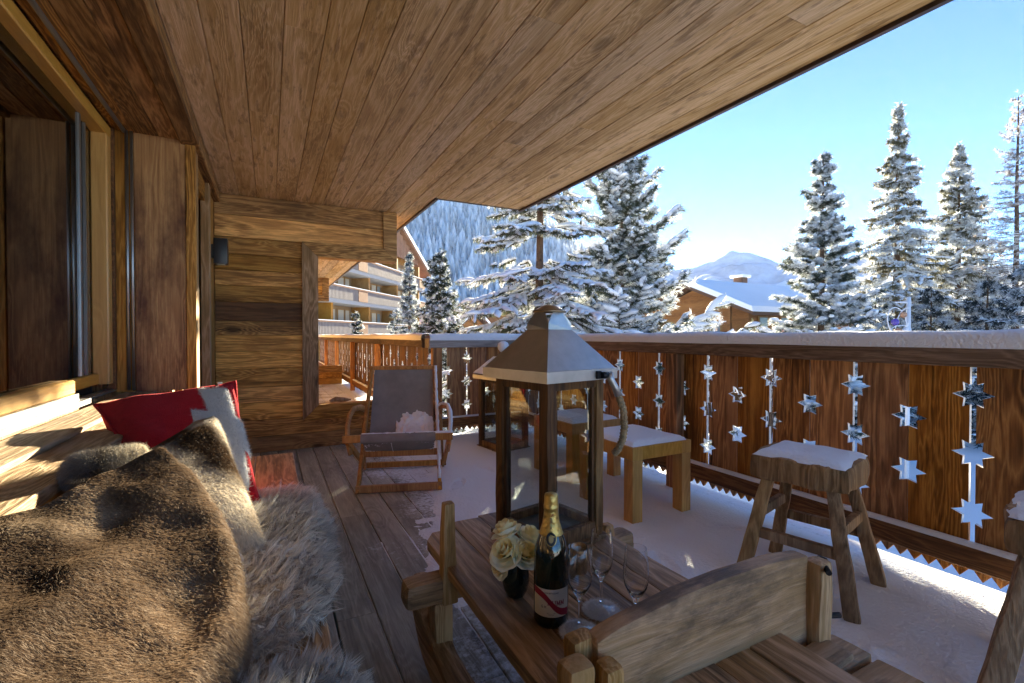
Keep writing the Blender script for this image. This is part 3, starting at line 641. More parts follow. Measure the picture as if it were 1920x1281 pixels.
# ================================================================ LANTERNS
def lantern(label, C0, side, ang, z0, body, base_mats, roof_h, k=1.22, rope=True, snow=False, neck=True):
    root = empty('lantern', (C0[0], C0[1], z0), ang); tag(root, label, 'lantern', 'wood and metal lanterns')
    h = side / 2; pw = .037 * side / .27
    order = [(-1, -1), (1, -1), (1, 1), (-1, 1)]
    for i, (sx, sy) in enumerate(order):
        me = rough_mesh(MB().box(-pw / 2, pw / 2, -pw / 2, pw / 2, .0, body), .004, amp=.0035, freq=9, seed=i * 7.7, size=.06)
        link('post', me, base_mats[i % len(base_mats)], root, (sx * (h - pw / 2), sy * (h - pw / 2), 0))
    for i in range(4):
        r = empty('face', (0, 0, 0)); bpy.data.objects.remove(r)
        a = i * math.pi / 2; rot = (0, 0, a); L = side - 2 * pw
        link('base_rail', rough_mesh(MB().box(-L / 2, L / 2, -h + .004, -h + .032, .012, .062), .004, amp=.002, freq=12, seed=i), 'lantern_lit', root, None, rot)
        MB().box(-L / 2, L / 2, -h + .004, -h + .03, body - .03, body).build('head_rail', 'lantern', root, None, rot)
        for sx in (-1, 1): MB().box(sx * L / 2 - .006 - sx * .007, sx * L / 2 + .006 - sx * .007, -h + .010, -h + .026, .062, body - .03).build('glazing_bead', 'lantern', root, None, rot)
        MB().box(-L / 2 + .002, L / 2 - .002, -h + .017, -h + .020, .05, body - .02).build('pane', 'lantern_glass', root, None, rot)
    MB().box(-h + .006, h - .006, -h + .006, h - .006, .02, .035).build('base_plate', plain('slate_base', (.10, .12, .12), .5) if 'slate' not in M else M['slate'], root)
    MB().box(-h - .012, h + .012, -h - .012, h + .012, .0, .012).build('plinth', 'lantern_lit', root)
    e = h * k; nh = side * .205; rz = body + .035
    rf = MB()
    for i in range(4):
        a, b = order[i], order[(i + 1) % 4]
        rf.add([(a[0] * e, a[1] * e, rz), (b[0] * e, b[1] * e, rz), (b[0] * nh, b[1] * nh, rz + roof_h), (a[0] * nh, a[1] * nh, rz + roof_h)], [(0, 1, 2, 3)])
    rf.add([(sx * e, sy * e, body + .002) for sx, sy in order] + [(sx * nh, sy * nh, rz) for sx, sy in order], [(3, 2, 1, 0)])
    rf.build('roof', 'steel', root)
    rim = MB()
    for i in range(4):
        a, b = order[i], order[(i + 1) % 4]; e1 = e + .003
        rim.add([(a[0] * e1, a[1] * e1, body), (b[0] * e1, b[1] * e1, body), (b[0] * e1, b[1] * e1, rz + .001), (a[0] * e1, a[1] * e1, rz + .001), (a[0] * (e1 - .004), a[1] * (e1 - .004), body), (b[0] * (e1 - .004), b[1] * (e1 - .004), body), (b[0] * (e - .004), b[1] * (e - .004), rz + .003), (a[0] * (e - .004), a[1] * (e - .004), rz + .003)], [(0, 1, 2, 3), (0, 4, 5, 1), (3, 2, 6, 7), (4, 7, 6, 5)])
    rim.build('roof_rim', 'steel', root)
    zt = rz + roof_h
    if neck:
        nk = MB(); hh = .062
        for i in range(4):
            a, b = order[i], order[(i + 1) % 4]; A = Vector((a[0] * nh, a[1] * nh, zt)); B = Vector((b[0] * nh, b[1] * nh, zt)); top = .60
            A1 = Vector((a[0] * nh, a[1] * nh, zt + .022)); B1 = Vector((b[0] * nh, b[1] * nh, zt + .022))
            mid = (A + B) / 2; tl = mid.lerp(A, .52) * 1; tl = Vector((tl.x * .80, tl.y * .80, zt + hh)); tr = mid.lerp(B, .52); tr = Vector((tr.x * .80, tr.y * .80, zt + hh))
            nk.add([A, B, B1, tr, tl, A1], [(0, 1, 2, 3, 4, 5)])
        nk.build('chimney', 'steel', root)
        MB().lathe([(.001, hh + .026), (.018, hh + .025), (.034, hh + .019), (.046, hh + .011), (.057, hh + .008), (.060, hh + .004), (.060, hh - .001), (.001, hh - .001)], 32, (0, 0, zt)).build('chimney_cap', M['brass_cap'], root)
    else:
        MB().lathe([(nh, 0), (nh * .6, .03), (.02, .04), (.02, .06)], 16, (0, 0, zt)).build('chimney', 'steel', root)
        MB().lathe([(.001, -.05), (.03, -.042), (.05, -.015), (.055, .01), (.045, .042), (.02, .057), (.001, .06)], 20, (0, 0, zt + .10)).build('finial', 'snow', root)
    if snow:
        def fn(u, v):
            s = 1.01 - .0 * v; rr = (e + (nh - e) * v) * s; t = u * 4; i = int(t) % 4; q = t - int(t); a, b = order[i], order[(i + 1) % 4]
            return ((a[0] + (b[0] - a[0]) * q) * rr, (a[1] + (b[1] - a[1]) * q) * rr, rz + roof_h * v + .014 + .006 * noise.noise(Vector((u * 9, v * 5, 0))))
        MB().grid(fn, 32, 10, closeu=True).build('snow', 'snow', root)
    return root
M['brass_cap'] = plain('tarnished_brass', (.34, .25, .155), .35, .85, nscale=20, namt=.25)
M['slate'] = plain('slate_base', (.10, .12, .12), .5)
SLED_Z = .36
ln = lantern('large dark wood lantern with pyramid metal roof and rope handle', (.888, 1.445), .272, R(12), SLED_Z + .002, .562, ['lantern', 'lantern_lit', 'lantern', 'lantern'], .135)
lantern('snow topped lantern on the deck behind the large one', (1.98, 4.05), .34, R(10), .015, .65, ['lantern'], .16, rope=False, snow=True, neck=False)
# handle: iron lug, ferrule and rope
hs = .136
lug = MB().box(.055, .075, -hs * 1.22 - .012, -hs * 1.22 + .002, .566, .592).tube([(.07, -hs * 1.22 - .016, .578), (.10, -hs * 1.22 - .018, .578)], .011, 12); lug.build('handle_lug', 'iron', ln)
fer = [(.104, -hs * 1.22 - .018, .583), (.112, -hs * 1.22 - .022, .560), (.125, -hs * 1.22 - .028, .535), (.142, -hs * 1.22 - .03, .505)]
MB().tube(fer, [.014, .012, .012, .013], 12).build('handle_ferrule', 'steel', ln)
rp = [Vector((.140, -hs * 1.22 - .03, .508)), Vector((.168, -hs * 1.22 - .03, .455)), Vector((.188, -hs * 1.22 - .02, .39)), Vector((.192, -hs * 1.22 - .01, .345)), Vector((.186, -hs * 1.22 + .006, .305)), Vector((.180, -hs * 1.22 + .02, .29))]
fine2 = []
for k in range(len(rp) - 1):
    for t in range(12): fine2.append(rp[k].lerp(rp[k + 1], t / 12))
fine2.append(rp[-1])
M['rope'] = plain('hemp_rope', (.36, .26, .15), .9, spec=.1, nscale=60, namt=.4, bump=.9, bscale=160)
MB().tube(fine2, [.0125 + .0016 * math.sin(k * 1.9) for k in range(len(fine2))], 10).build('rope_handle', 'rope', ln)
cn = empty('pillar_candle', (.893, 1.455, SLED_Z + .038)); tag(cn, 'ivory pillar candle standing inside the large lantern', 'candle')
MB().lathe([(.001, 0), (.035, 0), (.036, .004), (.036, .105), (.032, .112), (.014, .108), (.001, .107)], 24).build('wax', plain('ivory_wax', (.72, .66, .54), .5), cn)
MB().tube([(0, 0, .105), (.002, 0, .122)], .0015, 6).build('wick', 'black', cn)

# ================================================================ SLED TABLE
sl = empty('sled_table', (.79, 1.1, 0)); tag(sl, 'old wooden hay sled used as a low table, with arched backboard', 'table')
def sp_(me, name, m): o = link(name, me, m); at_parent(o, sl); return o
# top: five long boards with rounded far corners
xs = [.485, .612, .735, .862, .975, 1.092]; T0 = SLED_Z - .036
for k, (a, b) in enumerate(zip(xs[:-1], xs[1:])):
    yf = [1.66, 1.715, 1.735, 1.72, 1.67][k]; yn = .40 + .01 * k
    dl = .06 if k == 0 else 0; dr = .06 if k == 4 else 0
    poly = [(a + .0015, yn), (b - .0015, yn), (b - .0015, yf - dr), (b - .0015 - dr * .6, yf), (a + .0015 + dl * .6, yf), (a + .0015, yf - dl)]
    me = rough_mesh(MB().prism(poly, 'Z', T0, SLED_Z - random.uniform(0, .002)), .004, amp=.0022, freq=7, seed=k * 3.3, size=.07)
    sp_(me, 'top_board', 'sled')
# side runners with upturned noses
for X in (.47, 1.13):
    pts = [(X, 1.66, .215), (X, 1.60, .165), (X, 1.50, .10), (X, 1.36, .062), (X, 1.1, .052), (X, .7, .052), (X, .2, .052), (X, -.2, .055)]
    fine3 = [Vector(pts[0])]
    for k in range(len(pts) - 1):
        for t in (1 / 3, 2 / 3, 1): fine3.append(Vector(pts[k]).lerp(Vector(pts[k + 1]), t))
    mb = MB()
    for k, p in enumerate(fine3): pass
    vs = []; hh = .052; ww = .036
    for k, p in enumerate(fine3):
        d = (fine3[min(k + 1, len(fine3) - 1)] - fine3[max(k - 1, 0)]).normalized(); up = Vector((0, d.z, -d.y)).normalized()
        if up.z < 0: up = -up
        s2 = .55 if k == 0 else .85 if k == 1 else 1
        vs += [p + Vector((-ww * s2, 0, 0)) - up * hh * s2, p + Vector((ww * s2, 0, 0)) - up * hh * s2, p + Vector((ww * s2, 0, 0)) + up * hh * s2, p + Vector((-ww * s2, 0, 0)) + up * hh * s2]
    K = len(fine3)
    mb.add(vs, [(k * 4 + j, k * 4 + (j + 1) % 4, k * 4 + 4 + (j + 1) % 4, k * 4 + 4 + j) for k in range(K - 1) for j in range(4)] + [(3, 2, 1, 0), tuple(4 * K - 4 + j for j in range(4))])
    sp_(rough_mesh(mb, .012, amp=.006, freq=8, seed=X * 9, size=.09), 'runner', 'sled')
# cross bars under the top, poking out on both sides
for Y in (1.43, .66):
    sp_(rough_mesh(MB().box(.36, 1.24, Y - .042, Y + .042, .245, T0 - .002), .022, amp=.006, freq=9, seed=Y * 5, size=.05), 'cross_bar', 'sled_x')
# stakes through the cross bar and posts down to the runner
for X in (.478, 1.122):
    X_ = .497 if X < 1 else X
    p0, p1 = Vector((X_, 1.412, .24)), Vector((X_ - .003, 1.405, .552 if X < 1 else .372))
    sp_(rough_mesh(MB().bar(p0, p1, .056, .05, w1=.036, h1=.034), .007, amp=.0035, freq=11, seed=X * 4, size=.05), 'stake', 'sled_z')
    sp_(rough_mesh(MB().bar((X, 1.43, .09), (X, 1.43, .246), .075, .06), .01, amp=.004, freq=11, seed=X * 7, size=.05), 'stanchion', 'sled_z')
    sp_(rough_mesh(MB().bar((X, .66, .09), (X, .66, .246), .075, .06), .01, amp=.004, freq=11, seed=X * 8, size=.05), 'stanchion', 'sled_z')
# side ledger rails near the back
for X in (.52, 1.245):
    sp_(rough_mesh(MB().bar((X, .86, .255), (X + .02, .15, .265), .10, .05), .014, amp=.006, freq=8, seed=X * 3, size=.05), 'side_rail', 'sled')
for k in range(4):
    y = .66 - .105 * k
    sp_(rough_mesh(MB().box(1.0, 1.29, y - .046, y + .046, .283, .306), .006, amp=.004, freq=13, seed=k * 2.9, size=.05), 'slat', 'sled_x')
# arched backboard
BY = .735
top = []
for k in range(21):
    u = k / 20; x = .545 + u * (1.20 - .545); z = .494 + .028 * math.sin(math.pi * min(1, u * 1.02)) ** .8 + .028 * u + .003 * noise.noise(Vector((u * 6, 0, 0)))
    top.append((x, z))
poly = [(.545, .30), (1.20, .285)] + top[::-1]
sp_(rough_mesh(MB().prism(poly, 'Y', BY - .022, BY + .022), .009, amp=.004, freq=7, seed=5.5, size=.05), 'backboard', 'sled_x')
for X, h in ((.535, .495), (1.222, .520)):
    for d, w_ in ((-.045, .05), (.0, .046)):
        if X > 1 and d == 0: continue
        sp_(rough_mesh(MB().bar((X + (d if X < 1 else 0), BY - (.028 if d else -.02), .17), (X + (d if X < 1 else 0), BY - (.03 if d else -.018), h - abs(d) * .2), w_, .055), .014, amp=.005, freq=12, seed=X + d, size=.04), 'upright', 'sled_z')
sp_(rough_mesh(MB().bar((.55, BY - .05, .17), (.548, BY - .052, .478), .045, .04), .012, amp=.004, freq=12, seed=8, size=.04), 'upright', 'sled_z')
for z in (.50, .37):
    sp_(MB().tube([(1.20, BY - .07, z), (1.262, BY - .012, z)] if z > .4 else [(1.215, BY - .03, z), (1.275, BY - .055, z)], .007, 8).tube([(1.244, BY - .03, z), (1.251, BY - .03, z)], .013, 6).mesh('bolt'), 'bolt', 'iron')

# ================================================================ ON THE TABLE
def thing_at(name, label, cat, xy, group=None, z=SLED_Z): o = empty(name, (xy[0], xy[1], z)); tag(o, label, cat, group); return o
# champagne bottle
bt = thing_at('champagne_bottle', 'dark green champagne bottle with gold foil neck and red sash label', 'bottle', (.627, 1.01))
M['bottle'] = plain('bottle_glass', (.006, .010, .005), .06, spec=.7, **{'Coat Weight': .5})
M['foil'] = plain('gold_foil', (.62, .43, .13), .33, .8, nscale=30, namt=.2, bump=.5, bscale=90)
M['label'] = plain('cream_label', (.74, .67, .52), .55); M['red'] = plain('red_sash', (.33, .012, .03), .5); M['ink'] = plain('label_ink', (.10, .06, .04), .6); M['gold_ink'] = plain('gold_ink', (.42, .30, .12), .4, .5)
BR = .0435
MB().lathe([(.001, .004), (.03, .002), (.040, 0), (BR, .008), (BR, .155), (.0415, .178), (.036, .20), (.028, .222), (.0215, .243), (.0185, .262), (.0165, .29), (.016, .298), (.001, .298)], 48).build('glass_body', 'bottle', bt)
MB().lathe([(.0293, .2205), (.0225, .243), (.0192, .262), (.0175, .278), (.0185, .280), (.0187, .290), (.0178, .292), (.0172, .300), (.0172, .312), (.0155, .317), (.008, .3195), (.001, .320)], 40).build('foil', 'foil', bt)
VIEW = math.atan2(-1.01, -.627)       # direction from the bottle to the viewer
def wrap(r_fn, a0, a1, z0, z1, n, fn=None):
    mb = MB(); mb.grid(lambda u, v: (r_fn(z0 + v * (z1 - z0)) * math.cos(VIEW + a0 + u * (a1 - a0)), r_fn(z0 + v * (z1 - z0)) * math.sin(VIEW + a0 + u * (a1 - a0)), z0 + v * (z1 - z0)), n, 8); return mb
prof = [(BR, .008), (BR, .155), (.0415, .178), (.036, .20), (.028, .222), (.0225, .243), (.0192, .262), (.0175, .278)]
def rad(z):
    for (r0, z0), (r1, z1) in zip(prof[:-1], prof[1:]):
        if z0 <= z <= z1: return r0 + (r1 - r0) * (z - z0) / (z1 - z0)
    return BR
lab = wrap(lambda z: BR + .0006, -1.15, 1.15, .030, .098, 30).build('paper_label', 'label', bt)
def on_label(poly_list, name, m, parent, off=.0011, rf=rad):
    """flat shapes (arc metres to the viewer's right, height) wrapped onto the bottle"""
    mb = MB()
    for poly in poly_list:
        mb.add([((rf(z) + off) * math.cos(VIEW + s / rf(z)), (rf(z) + off) * math.sin(VIEW + s / rf(z)), z) for s, z in poly], [tuple(range(len(poly)))])
    return mb.build(name, m, parent)
# the sash runs from upper left to lower right; +s is to the viewer's right
sash = []
for k in range(24):
    s0 = -.049 + .098 * k / 24; s1 = s0 + .098 / 24
    zc = lambda s: .064 - .024 * math.tanh(s / .022) - s * .05
    sash.append([(s0, zc(s0) - .0085), (s1, zc(s1) - .0085), (s1, zc(s1) + .0085), (s0, zc(s0) + .0085)])
on_label(sash, 'red_sash', 'red', bt, .0009)
def stroke_letters(text, x0, zb, h, wl_, gap):
    out = []; x = x0; th = h * .17
    def q(a, b, t=th): # thick stroke between two points in unit box
        ax, az, bx, bz = x + a[0] * wl_, zb + a[1] * h, x + b[0] * wl_, zb + b[1] * h
        d = Vector((bx - ax, bz - az)); nrm = Vector((-d.y, d.x)).normalized() * t / 2
        out.append([(ax + nrm.x, az + nrm.y), (ax - nrm.x, az - nrm.y), (bx - nrm.x, bz - nrm.y), (bx + nrm.x, bz + nrm.y)])
    S = {'M': [((.1, 0), (.14, 1)), ((.14, 1), (.5, .1)), ((.5, .1), (.86, 1)), ((.86, 1), (.9, 0)), ((-.02, 0), (.24, 0)), ((.76, 0), (1.02, 0)), ((0, 1), (.2, 1)), ((.8, 1), (1, 1))],
         'U': [((.15, 1), (.15, .25)), ((.15, .25), (.35, 0)), ((.35, 0), (.65, 0)), ((.65, 0), (.85, .25)), ((.85, .25), (.85, 1)), ((0, 1), (.3, 1)), ((.7, 1), (1, 1))],
         'G': [((.9, .8), (.6, 1)), ((.6, 1), (.25, .9)), ((.25, .9), (.08, .5)), ((.08, .5), (.25, .1)), ((.25, .1), (.65, 0)), ((.65, 0), (.88, .15)), ((.88, .15), (.88, .45)), ((.6, .45), (1, .45))],
         'H': [((.15, 0), (.15, 1)), ((.85, 0), (.85, 1)), ((.15, .5), (.85, .5))], 'C': [((.9, .8), (.6, 1)), ((.6, 1), (.25, .9)), ((.25, .9), (.08, .5)), ((.08, .5), (.25, .1)), ((.25, .1), (.6, 0)), ((.6, 0), (.9, .2))],
         'A': [((.05, 0), (.5, 1)), ((.5, 1), (.95, 0)), ((.25, .35), (.75, .35))], 'P': [((.15, 0), (.15, 1)), ((.15, 1), (.7, 1)), ((.7, 1), (.85, .75)), ((.85, .75), (.7, .5)), ((.7, .5), (.15, .5))],
         'N': [((.12, 0), (.12, 1)), ((.12, 1), (.88, 0)), ((.88, 0), (.88, 1))], 'E': [((.15, 0), (.15, 1)), ((.15, 1), (.9, 1)), ((.15, .5), (.7, .5)), ((.15, 0), (.9, 0))], '.': [((.3, .0), (.3, .12))], ' ': []}
    for chx in text:
        for a, b in S[chx]: q(a, b)
        x += (wl_ if chx not in '. ' else wl_ * .45) + gap
    return out
on_label(stroke_letters('MUMM', -.008, .0600, .0105, .0090, .0016), 'label_lettering', 'red', bt, .0013)
on_label(stroke_letters('G.H.', -.024, .0520, .0060, .0045, .0006), 'label_lettering', 'ink', bt, .0013)
on_label(stroke_letters('CHAMPAGNE', -.018, .0875, .0036, .0034, .0008), 'label_lettering', 'ink', bt, .0013)
on_label([[(-.010, .040), (.010, .040), (.010, .0408), (-.010, .0408)], [(-.007, .0365), (.007, .0365), (.007, .0372), (-.007, .0372)]], 'label_rule', 'ink', bt, .0013)
on_label([[(-.046, .0312), (.046, .0312), (.046, .0325), (-.046, .0325)], [(-.046, .0955), (.046, .0955), (.046, .0968), (-.046, .0968)]], 'label_border', 'gold_ink', bt, .001)
# neck: oval seal, sash and upright lettering
ov = lambda a, b, zc_: [[(a * math.cos(2 * math.pi * k / 24), zc_ + b * math.sin(2 * math.pi * k / 24)) for k in range(24)]]
on_label(ov(.0135, .0165, .216), 'neck_seal_rim', 'foil', bt, .0016); on_label(ov(.0118, .0146, .216), 'neck_seal', 'black', bt, .0022)
on_label(ov(.0058, .0085, .216), 'neck_seal_emblem', 'gold_ink', bt, .0028)
on_label([[(-.001, .266), (.0045, .2735), (.0065, .2735), (.001, .266)]], 'neck_sash', 'red', bt, .0013)
rot_letters = [[(-(z - .0), s) for s, z in poly] for poly in stroke_letters('MUMM', .238, -.0025, .0055, .0055, .0011)]
on_label([[(p[0], p[1]) for p in poly] for poly in rot_letters], 'neck_lettering', 'ink', bt, .0013)
ring = MB().lathe([(.0300, .2195), (.0305, .2205), (.0298, .2215), (.0290, .2220)], 40); ring.build('foil_edge', 'foil', bt)
# flutes
def flute(label, xy, h=.203, lean=0.):
    o = thing_at('champagne_flute', label, 'glass', xy, 'empty champagne flutes', SLED_Z + .010)
    outer = [(.0, .003), (.034, .002), (.0345, .0035), (.02, .006), (.006, .011), (.0042, .02), (.0038, .05), (.0042, .072), (.008, .084), (.018, .096), (.0265, .113), (.030, .133), (.0298, .155), (.027, .18), (.0245, h)]
    inner = [(.0237, h), (.0262, .18), (.029, .155), (.0292, .133), (.0255, .114), (.016, .099), (.006, .091), (.0, .0895)]
    MB().lathe([(.0001, 0)] + [(.033, 0)] + outer[2:6] + [(.0001, .0202)], 32).build('foot', 'thin_glass', o)
    MB().lathe([(.0001, .0204), (.0042, .0204), (.0036, .05), (.0042, .0718), (.0001, .0718)], 24).build('stem', 'crystal', o)
    MB().lathe([(.0001, .072), (.0042, .072)] + outer[8:] + inner[:-1] + [(.0001, .0895)], 40).build('bowl', 'crystal', o)
    for ch_ in o.children: ch_.data.set_sharp_from_angle(angle=R(35))
    return o
flute('champagne flute nearest the bottle on a fluffy white coaster', (.655, .926)); flute('tall champagne flute in front of the lantern on the farther white coaster', (.757, .975)); flute('champagne flute half hidden by the sled backboard', (.768, .858))
# glass-to-bottle: hammered metal votive cups
M['silver'] = plain('tarnished_silver', (.42, .36, .28), .22, .95, bump=.5, bscale=55)
for xy, lb in (((.765, 1.155), 'small hammered metal votive cup right behind the bottle'), ((.822, 1.165), 'small hammered metal votive cup nearer the lantern')):
    o = thing_at('votive_cup', lb, 'cup', xy, 'hammered votive cups')
    MB().lathe([(.001, .0), (.024, 0), (.028, .006), (.0315, .04), (.033, .082), (.0318, .082), (.030, .04), (.026, .008), (.001, .006)], 32).build('cup', 'silver', o)
    MB().lathe([(.001, .03), (.018, .03), (.018, .006)], 20).build('tealight', plain('tealight_wax', (.7, .62, .5), .5), o)
# vase of roses
vz = thing_at('vase', 'small smoky green glass vase holding white roses', 'vase', (.600, 1.150))
M['smoke'] = plain('smoky_glass', (.010, .018, .014), .05, spec=.7, **{'Coat Weight': .4})
MB().lathe([(.001, .004), (.02, .0), (.026, .004), (.034, .022), (.038, .045), (.036, .068), (.030, .092), (.027, .112), (.0255, .112), (.028, .092), (.034, .068), (.001, .06)], 40).build('bowl', 'smoke', vz)
M['petal'] = plain('cream_petal', (.97, .86, .48), .6, spec=.15)
M['petal2'] = plain('white_petal', (.97, .94, .74), .6, spec=.15)
M['leaf'] = plain('rose_leaf', (.05, .11, .03), .5); M['stem'] = plain('rose_stem', (.07, .13, .04), .5)
def petal_mesh(rad_, hgt, width, curl, ruff):
    def fn(u, v):
        a = (u - .5) * width * (1 - .25 * v ** 4); rr = rad_ * (.35 + .65 * math.sin(min(1, v * 1.25) * math.pi / 2)) + curl * max(0, v - .62) ** 1.6 * 3.0
        z = hgt * v * (1 - .10 * (2 * u - 1) ** 2 * v) - curl * max(0, v - .75) ** 2 * 3
        rr += ruff * math.sin(u * 9) * v * v
        return (rr * math.cos(a), rr * math.sin(a), z)
    return MB().grid(fn, 9, 8).mesh('petal')
PET = []
for rad_, hgt, wd, cu, rf_ in ((.0050, .029, 4.2, .000, .0003), (.0095, .031, 2.7, .001, .0005), (.0150, .030, 2.2, .003, .0007), (.0205, .027, 1.9, .006, .0010), (.0260, .022, 1.75, .010, .0014)):
    me = petal_mesh(rad_, hgt, wd, cu, rf_); me.materials.append(M['petal2'] if rad_ > .018 else M['petal']); PET.append(me)
def rose(label, pos, tilt, az, sc, opening=1.0):
    o = empty('rose', pos); o.rotation_euler = (0, tilt, 0); o.rotation_mode = 'XYZ'
    o.rotation_euler = Matrix.Rotation(az, 3, 'Z').__matmul__(Matrix.Rotation(tilt, 3, 'Y')).to_euler(); o.scale = (sc, sc, sc)
    tag(o, label, 'rose', 'cream white roses in the vase')
    a = random.random() * 6
    for layer, cnt in enumerate((2, 4, 5, 5, 6)):
        for k in range(cnt):
            p = link('petal', PET[layer], None, o, (0, 0, -.002 * layer)); p.rotation_euler = (random.uniform(-.06, .06), random.uniform(-.02, .10) + .05 * layer * opening, a + 2 * math.pi * k / cnt + random.uniform(-.15, .15))
        a += .9
    MB().lathe([(.001, -.012), (.006, -.010), (.009, -.002), (.006, .004)], 10).build('calyx', 'stem', o)
    return o
vx, vy = .600, 1.150; va = math.atan2(-vy, -vx)
def rs_(da, rr, dz): return (vx + rr * math.cos(va + da), vy + rr * math.sin(va + da), SLED_Z + dz)
rose('large open cream rose at the front left of the bouquet', rs_(-.75, .036, .128), .75, va - .6, 1.36, 1.2)
rose('half open cream rose at the front of the bouquet beside the bottle', rs_(.75, .034, .122), .7, va + .55, 1.28, .8)
rose('white rose crowning the top of the bouquet', rs_(-2.2, .030, .165), .35, va - 1.8, 1.25, 1.3)
rose('white rose at the back right of the bouquet', rs_(2.0, .040, .148), .55, va + 1.7, 1.25, 1.3)
rose('pale rose drooping low on the right of the bouquet', rs_(1.5, .050, .098), 1.15, va + 1.4, 1.05, 1.2)
rose('pale rose hanging low on the left of the bouquet', rs_(-1.2, .040, .085), 1.2, va - 1.0, .95, 1.2)
st = MB()
for k in range(6):
    a = va - 1.5 + k * 1.1; st.tube([(.006 * math.cos(a), .006 * math.sin(a), .064), (.022 * math.cos(a), .022 * math.sin(a), .125)], .0022, 6)
st.build('rose_stems', 'stem', vz)
# ================================================================ CUSHIONS AND FURS
def tri_sample(V, F, count, rg):
    V = np.asarray(V); F = np.asarray(F)
    if F.shape[1] == 4: F = np.concatenate([F[:, [0, 1, 2]], F[:, [0, 2, 3]]])
    a, b, c = V[F[:, 0]], V[F[:, 1]], V[F[:, 2]]; cr_ = np.cross(b - a, c - a); ar = np.linalg.norm(cr_, axis=1)
    k = rg.choice(len(F), count, p=ar / ar.sum()); r1 = np.sqrt(rg.random(count))[:, None]; r2 = rg.random(count)[:, None]
    return a[k] * (1 - r1) + b[k] * r1 * (1 - r2) + c[k] * r1 * r2, unit(cr_[k])
def strands(P, D, N, L, W, bend, tint, segs=3):
    """tapered hair ribbons: root P, direction D, curving by vector bend*L, each its own little strip"""
    n = len(P); side = unit(np.cross(D, rng.normal(size=(n, 3)))); Vs = []; L = L[:, None]; W = np.broadcast_to(W, (n,))[:, None]
    for s in range(segs):
        t = s / segs; c = P + D * L * t + bend * L * t * t; w_ = W * (1 - t * .75)
        Vs += [c - side * w_ / 2, c + side * w_ / 2]
    Vs.append(P + D * L + bend * L)
    V = np.stack(Vs, 1); k = 2 * segs + 1; base = (np.arange(n) * k)[:, None]
    tr = []
    for s in range(segs - 1): tr += [[2 * s, 2 * s + 1, 2 * s + 3], [2 * s, 2 * s + 3, 2 * s + 2]]
    tr.append([2 * segs - 2, 2 * segs - 1, 2 * segs])
    F = (base[:, None, :] + np.array(tr)[None]).reshape(-1, 3)
    shade = np.repeat(tint, k, axis=0)
    return V.reshape(-1, 3), F, shade
def surf(fn, nu, nv):
    V = np.array([list(fn(i / (nu - 1), j / (nv - 1))) for j in range(nv) for i in range(nu)])
    F = np.array([(j * nu + i, j * nu + i + 1, (j + 1) * nu + i + 1, (j + 1) * nu + i) for j in range(nv - 1) for i in range(nu - 1)])
    return V, F
def orient(V, F, ref):
    """flip so that faces look towards the point ref"""
    c = V[F].mean(1); n_ = np.cross(V[F[:, 1]] - V[F[:, 0]], V[F[:, 2]] - V[F[:, 0]])
    return F if (n_ * (np.array(ref) - c)).sum(1).mean() > 0 else F[:, ::-1]
M['fur'] = attr_mat('fur', .75, .12, 0, .2); M['wool'] = attr_mat('sheep_wool', .75, .2, 0, .30)
M['felt'] = plain('red_felt', (.42, .012, .022), .95, spec=.1, nscale=40, namt=.15, bump=.6, bscale=300, **{'Sheen Weight': .25})
M['felt'].node_tree.nodes['Principled BSDF'].inputs['Sheen Tint'].default_value = (1, .25, .25, 1)
def pil(TL, TR, BR_, BL, puff, flip=1):
    TL, TR, BR_, BL = map(Vector, (TL, TR, BR_, BL)); nrm = (BR_ - BL).cross(TL - BL).normalized()
    if nrm.y > 0: nrm = -nrm
    def fn(u, v, side=1, lift=0.):
        p = BL.lerp(BR_, u).lerp(TL.lerp(TR, u), v)
        e = max(0, 1 - (2 * u - 1) ** 4) ** .55 * max(0, 1 - (2 * v - 1) ** 4) ** .55
        cen = (TL + TR + BR_ + BL) / 4; pinch = 1 - .10 * (1 - (2 * u - 1) ** 2) * (2 * v - 1) ** 2 - .10 * (1 - (2 * v - 1) ** 2) * (2 * u - 1) ** 2
        p = cen + (p - cen) * pinch
        return p + nrm * side * (puff * e * (1 + .12 * noise.noise(Vector((u * 4, v * 4, 0)))) + lift)
    return fn
# red pillow
rp_ = empty('red_cushion', (-.28, 2.05, .45)); tag(rp_, 'red felt cushion with fluffy white cross leaning on the ledge', 'cushion')
pf = pil((-.60, 2.36, .805), (-.125, 2.22, .885), (-.015, 1.84, .435), (-.42, 1.93, .67), .075)
mb = MB(); mb.grid(lambda u, v: pf(u, v, 1), 28, 28); mb.grid(lambda u, v: pf(u, v, -1), 28, 28)
at_parent(mb.build('cover', 'felt'), rp_)
def seam_pts():
    r_ = []
    for k in range(40): r_.append(pf(k / 40, 0.0))
    for k in range(40): r_.append(pf(1., k / 40))
    for k in range(40): r_.append(pf(1 - k / 40, 1.))
    for k in range(41): r_.append(pf(0., 1 - k / 40))
    return r_
cen = pf(.5, .5, 0)
sm = MB(); sp2 = [cen + (p - cen) * 1.018 for p in seam_pts()]
sm.tube(sp2, .0045, 6, cap=False); at_parent(sm.build('seam', 'felt'), rp_)
def cross_mask(u, v):
    cu, cv = .76, .47
    a = min((.11 - abs(u - cu)) / .02, (.40 - abs(v - cv)) / .02); b = min((.245 - abs(u - cu)) / .02, (.13 - abs(v - cv)) / .02)
    return max(a, b) + .25 * noise.noise(Vector((u * 30, v * 30, 0)))
cr_o = snow_patch(lambda u, v, l: pf(u, v, 1, l + .001), 70, 70, cross_mask, .004, 'white_cross', None, plain('white_fleece', (.66, .65, .63), .9, spec=.1)); at_parent(cr_o, rp_)
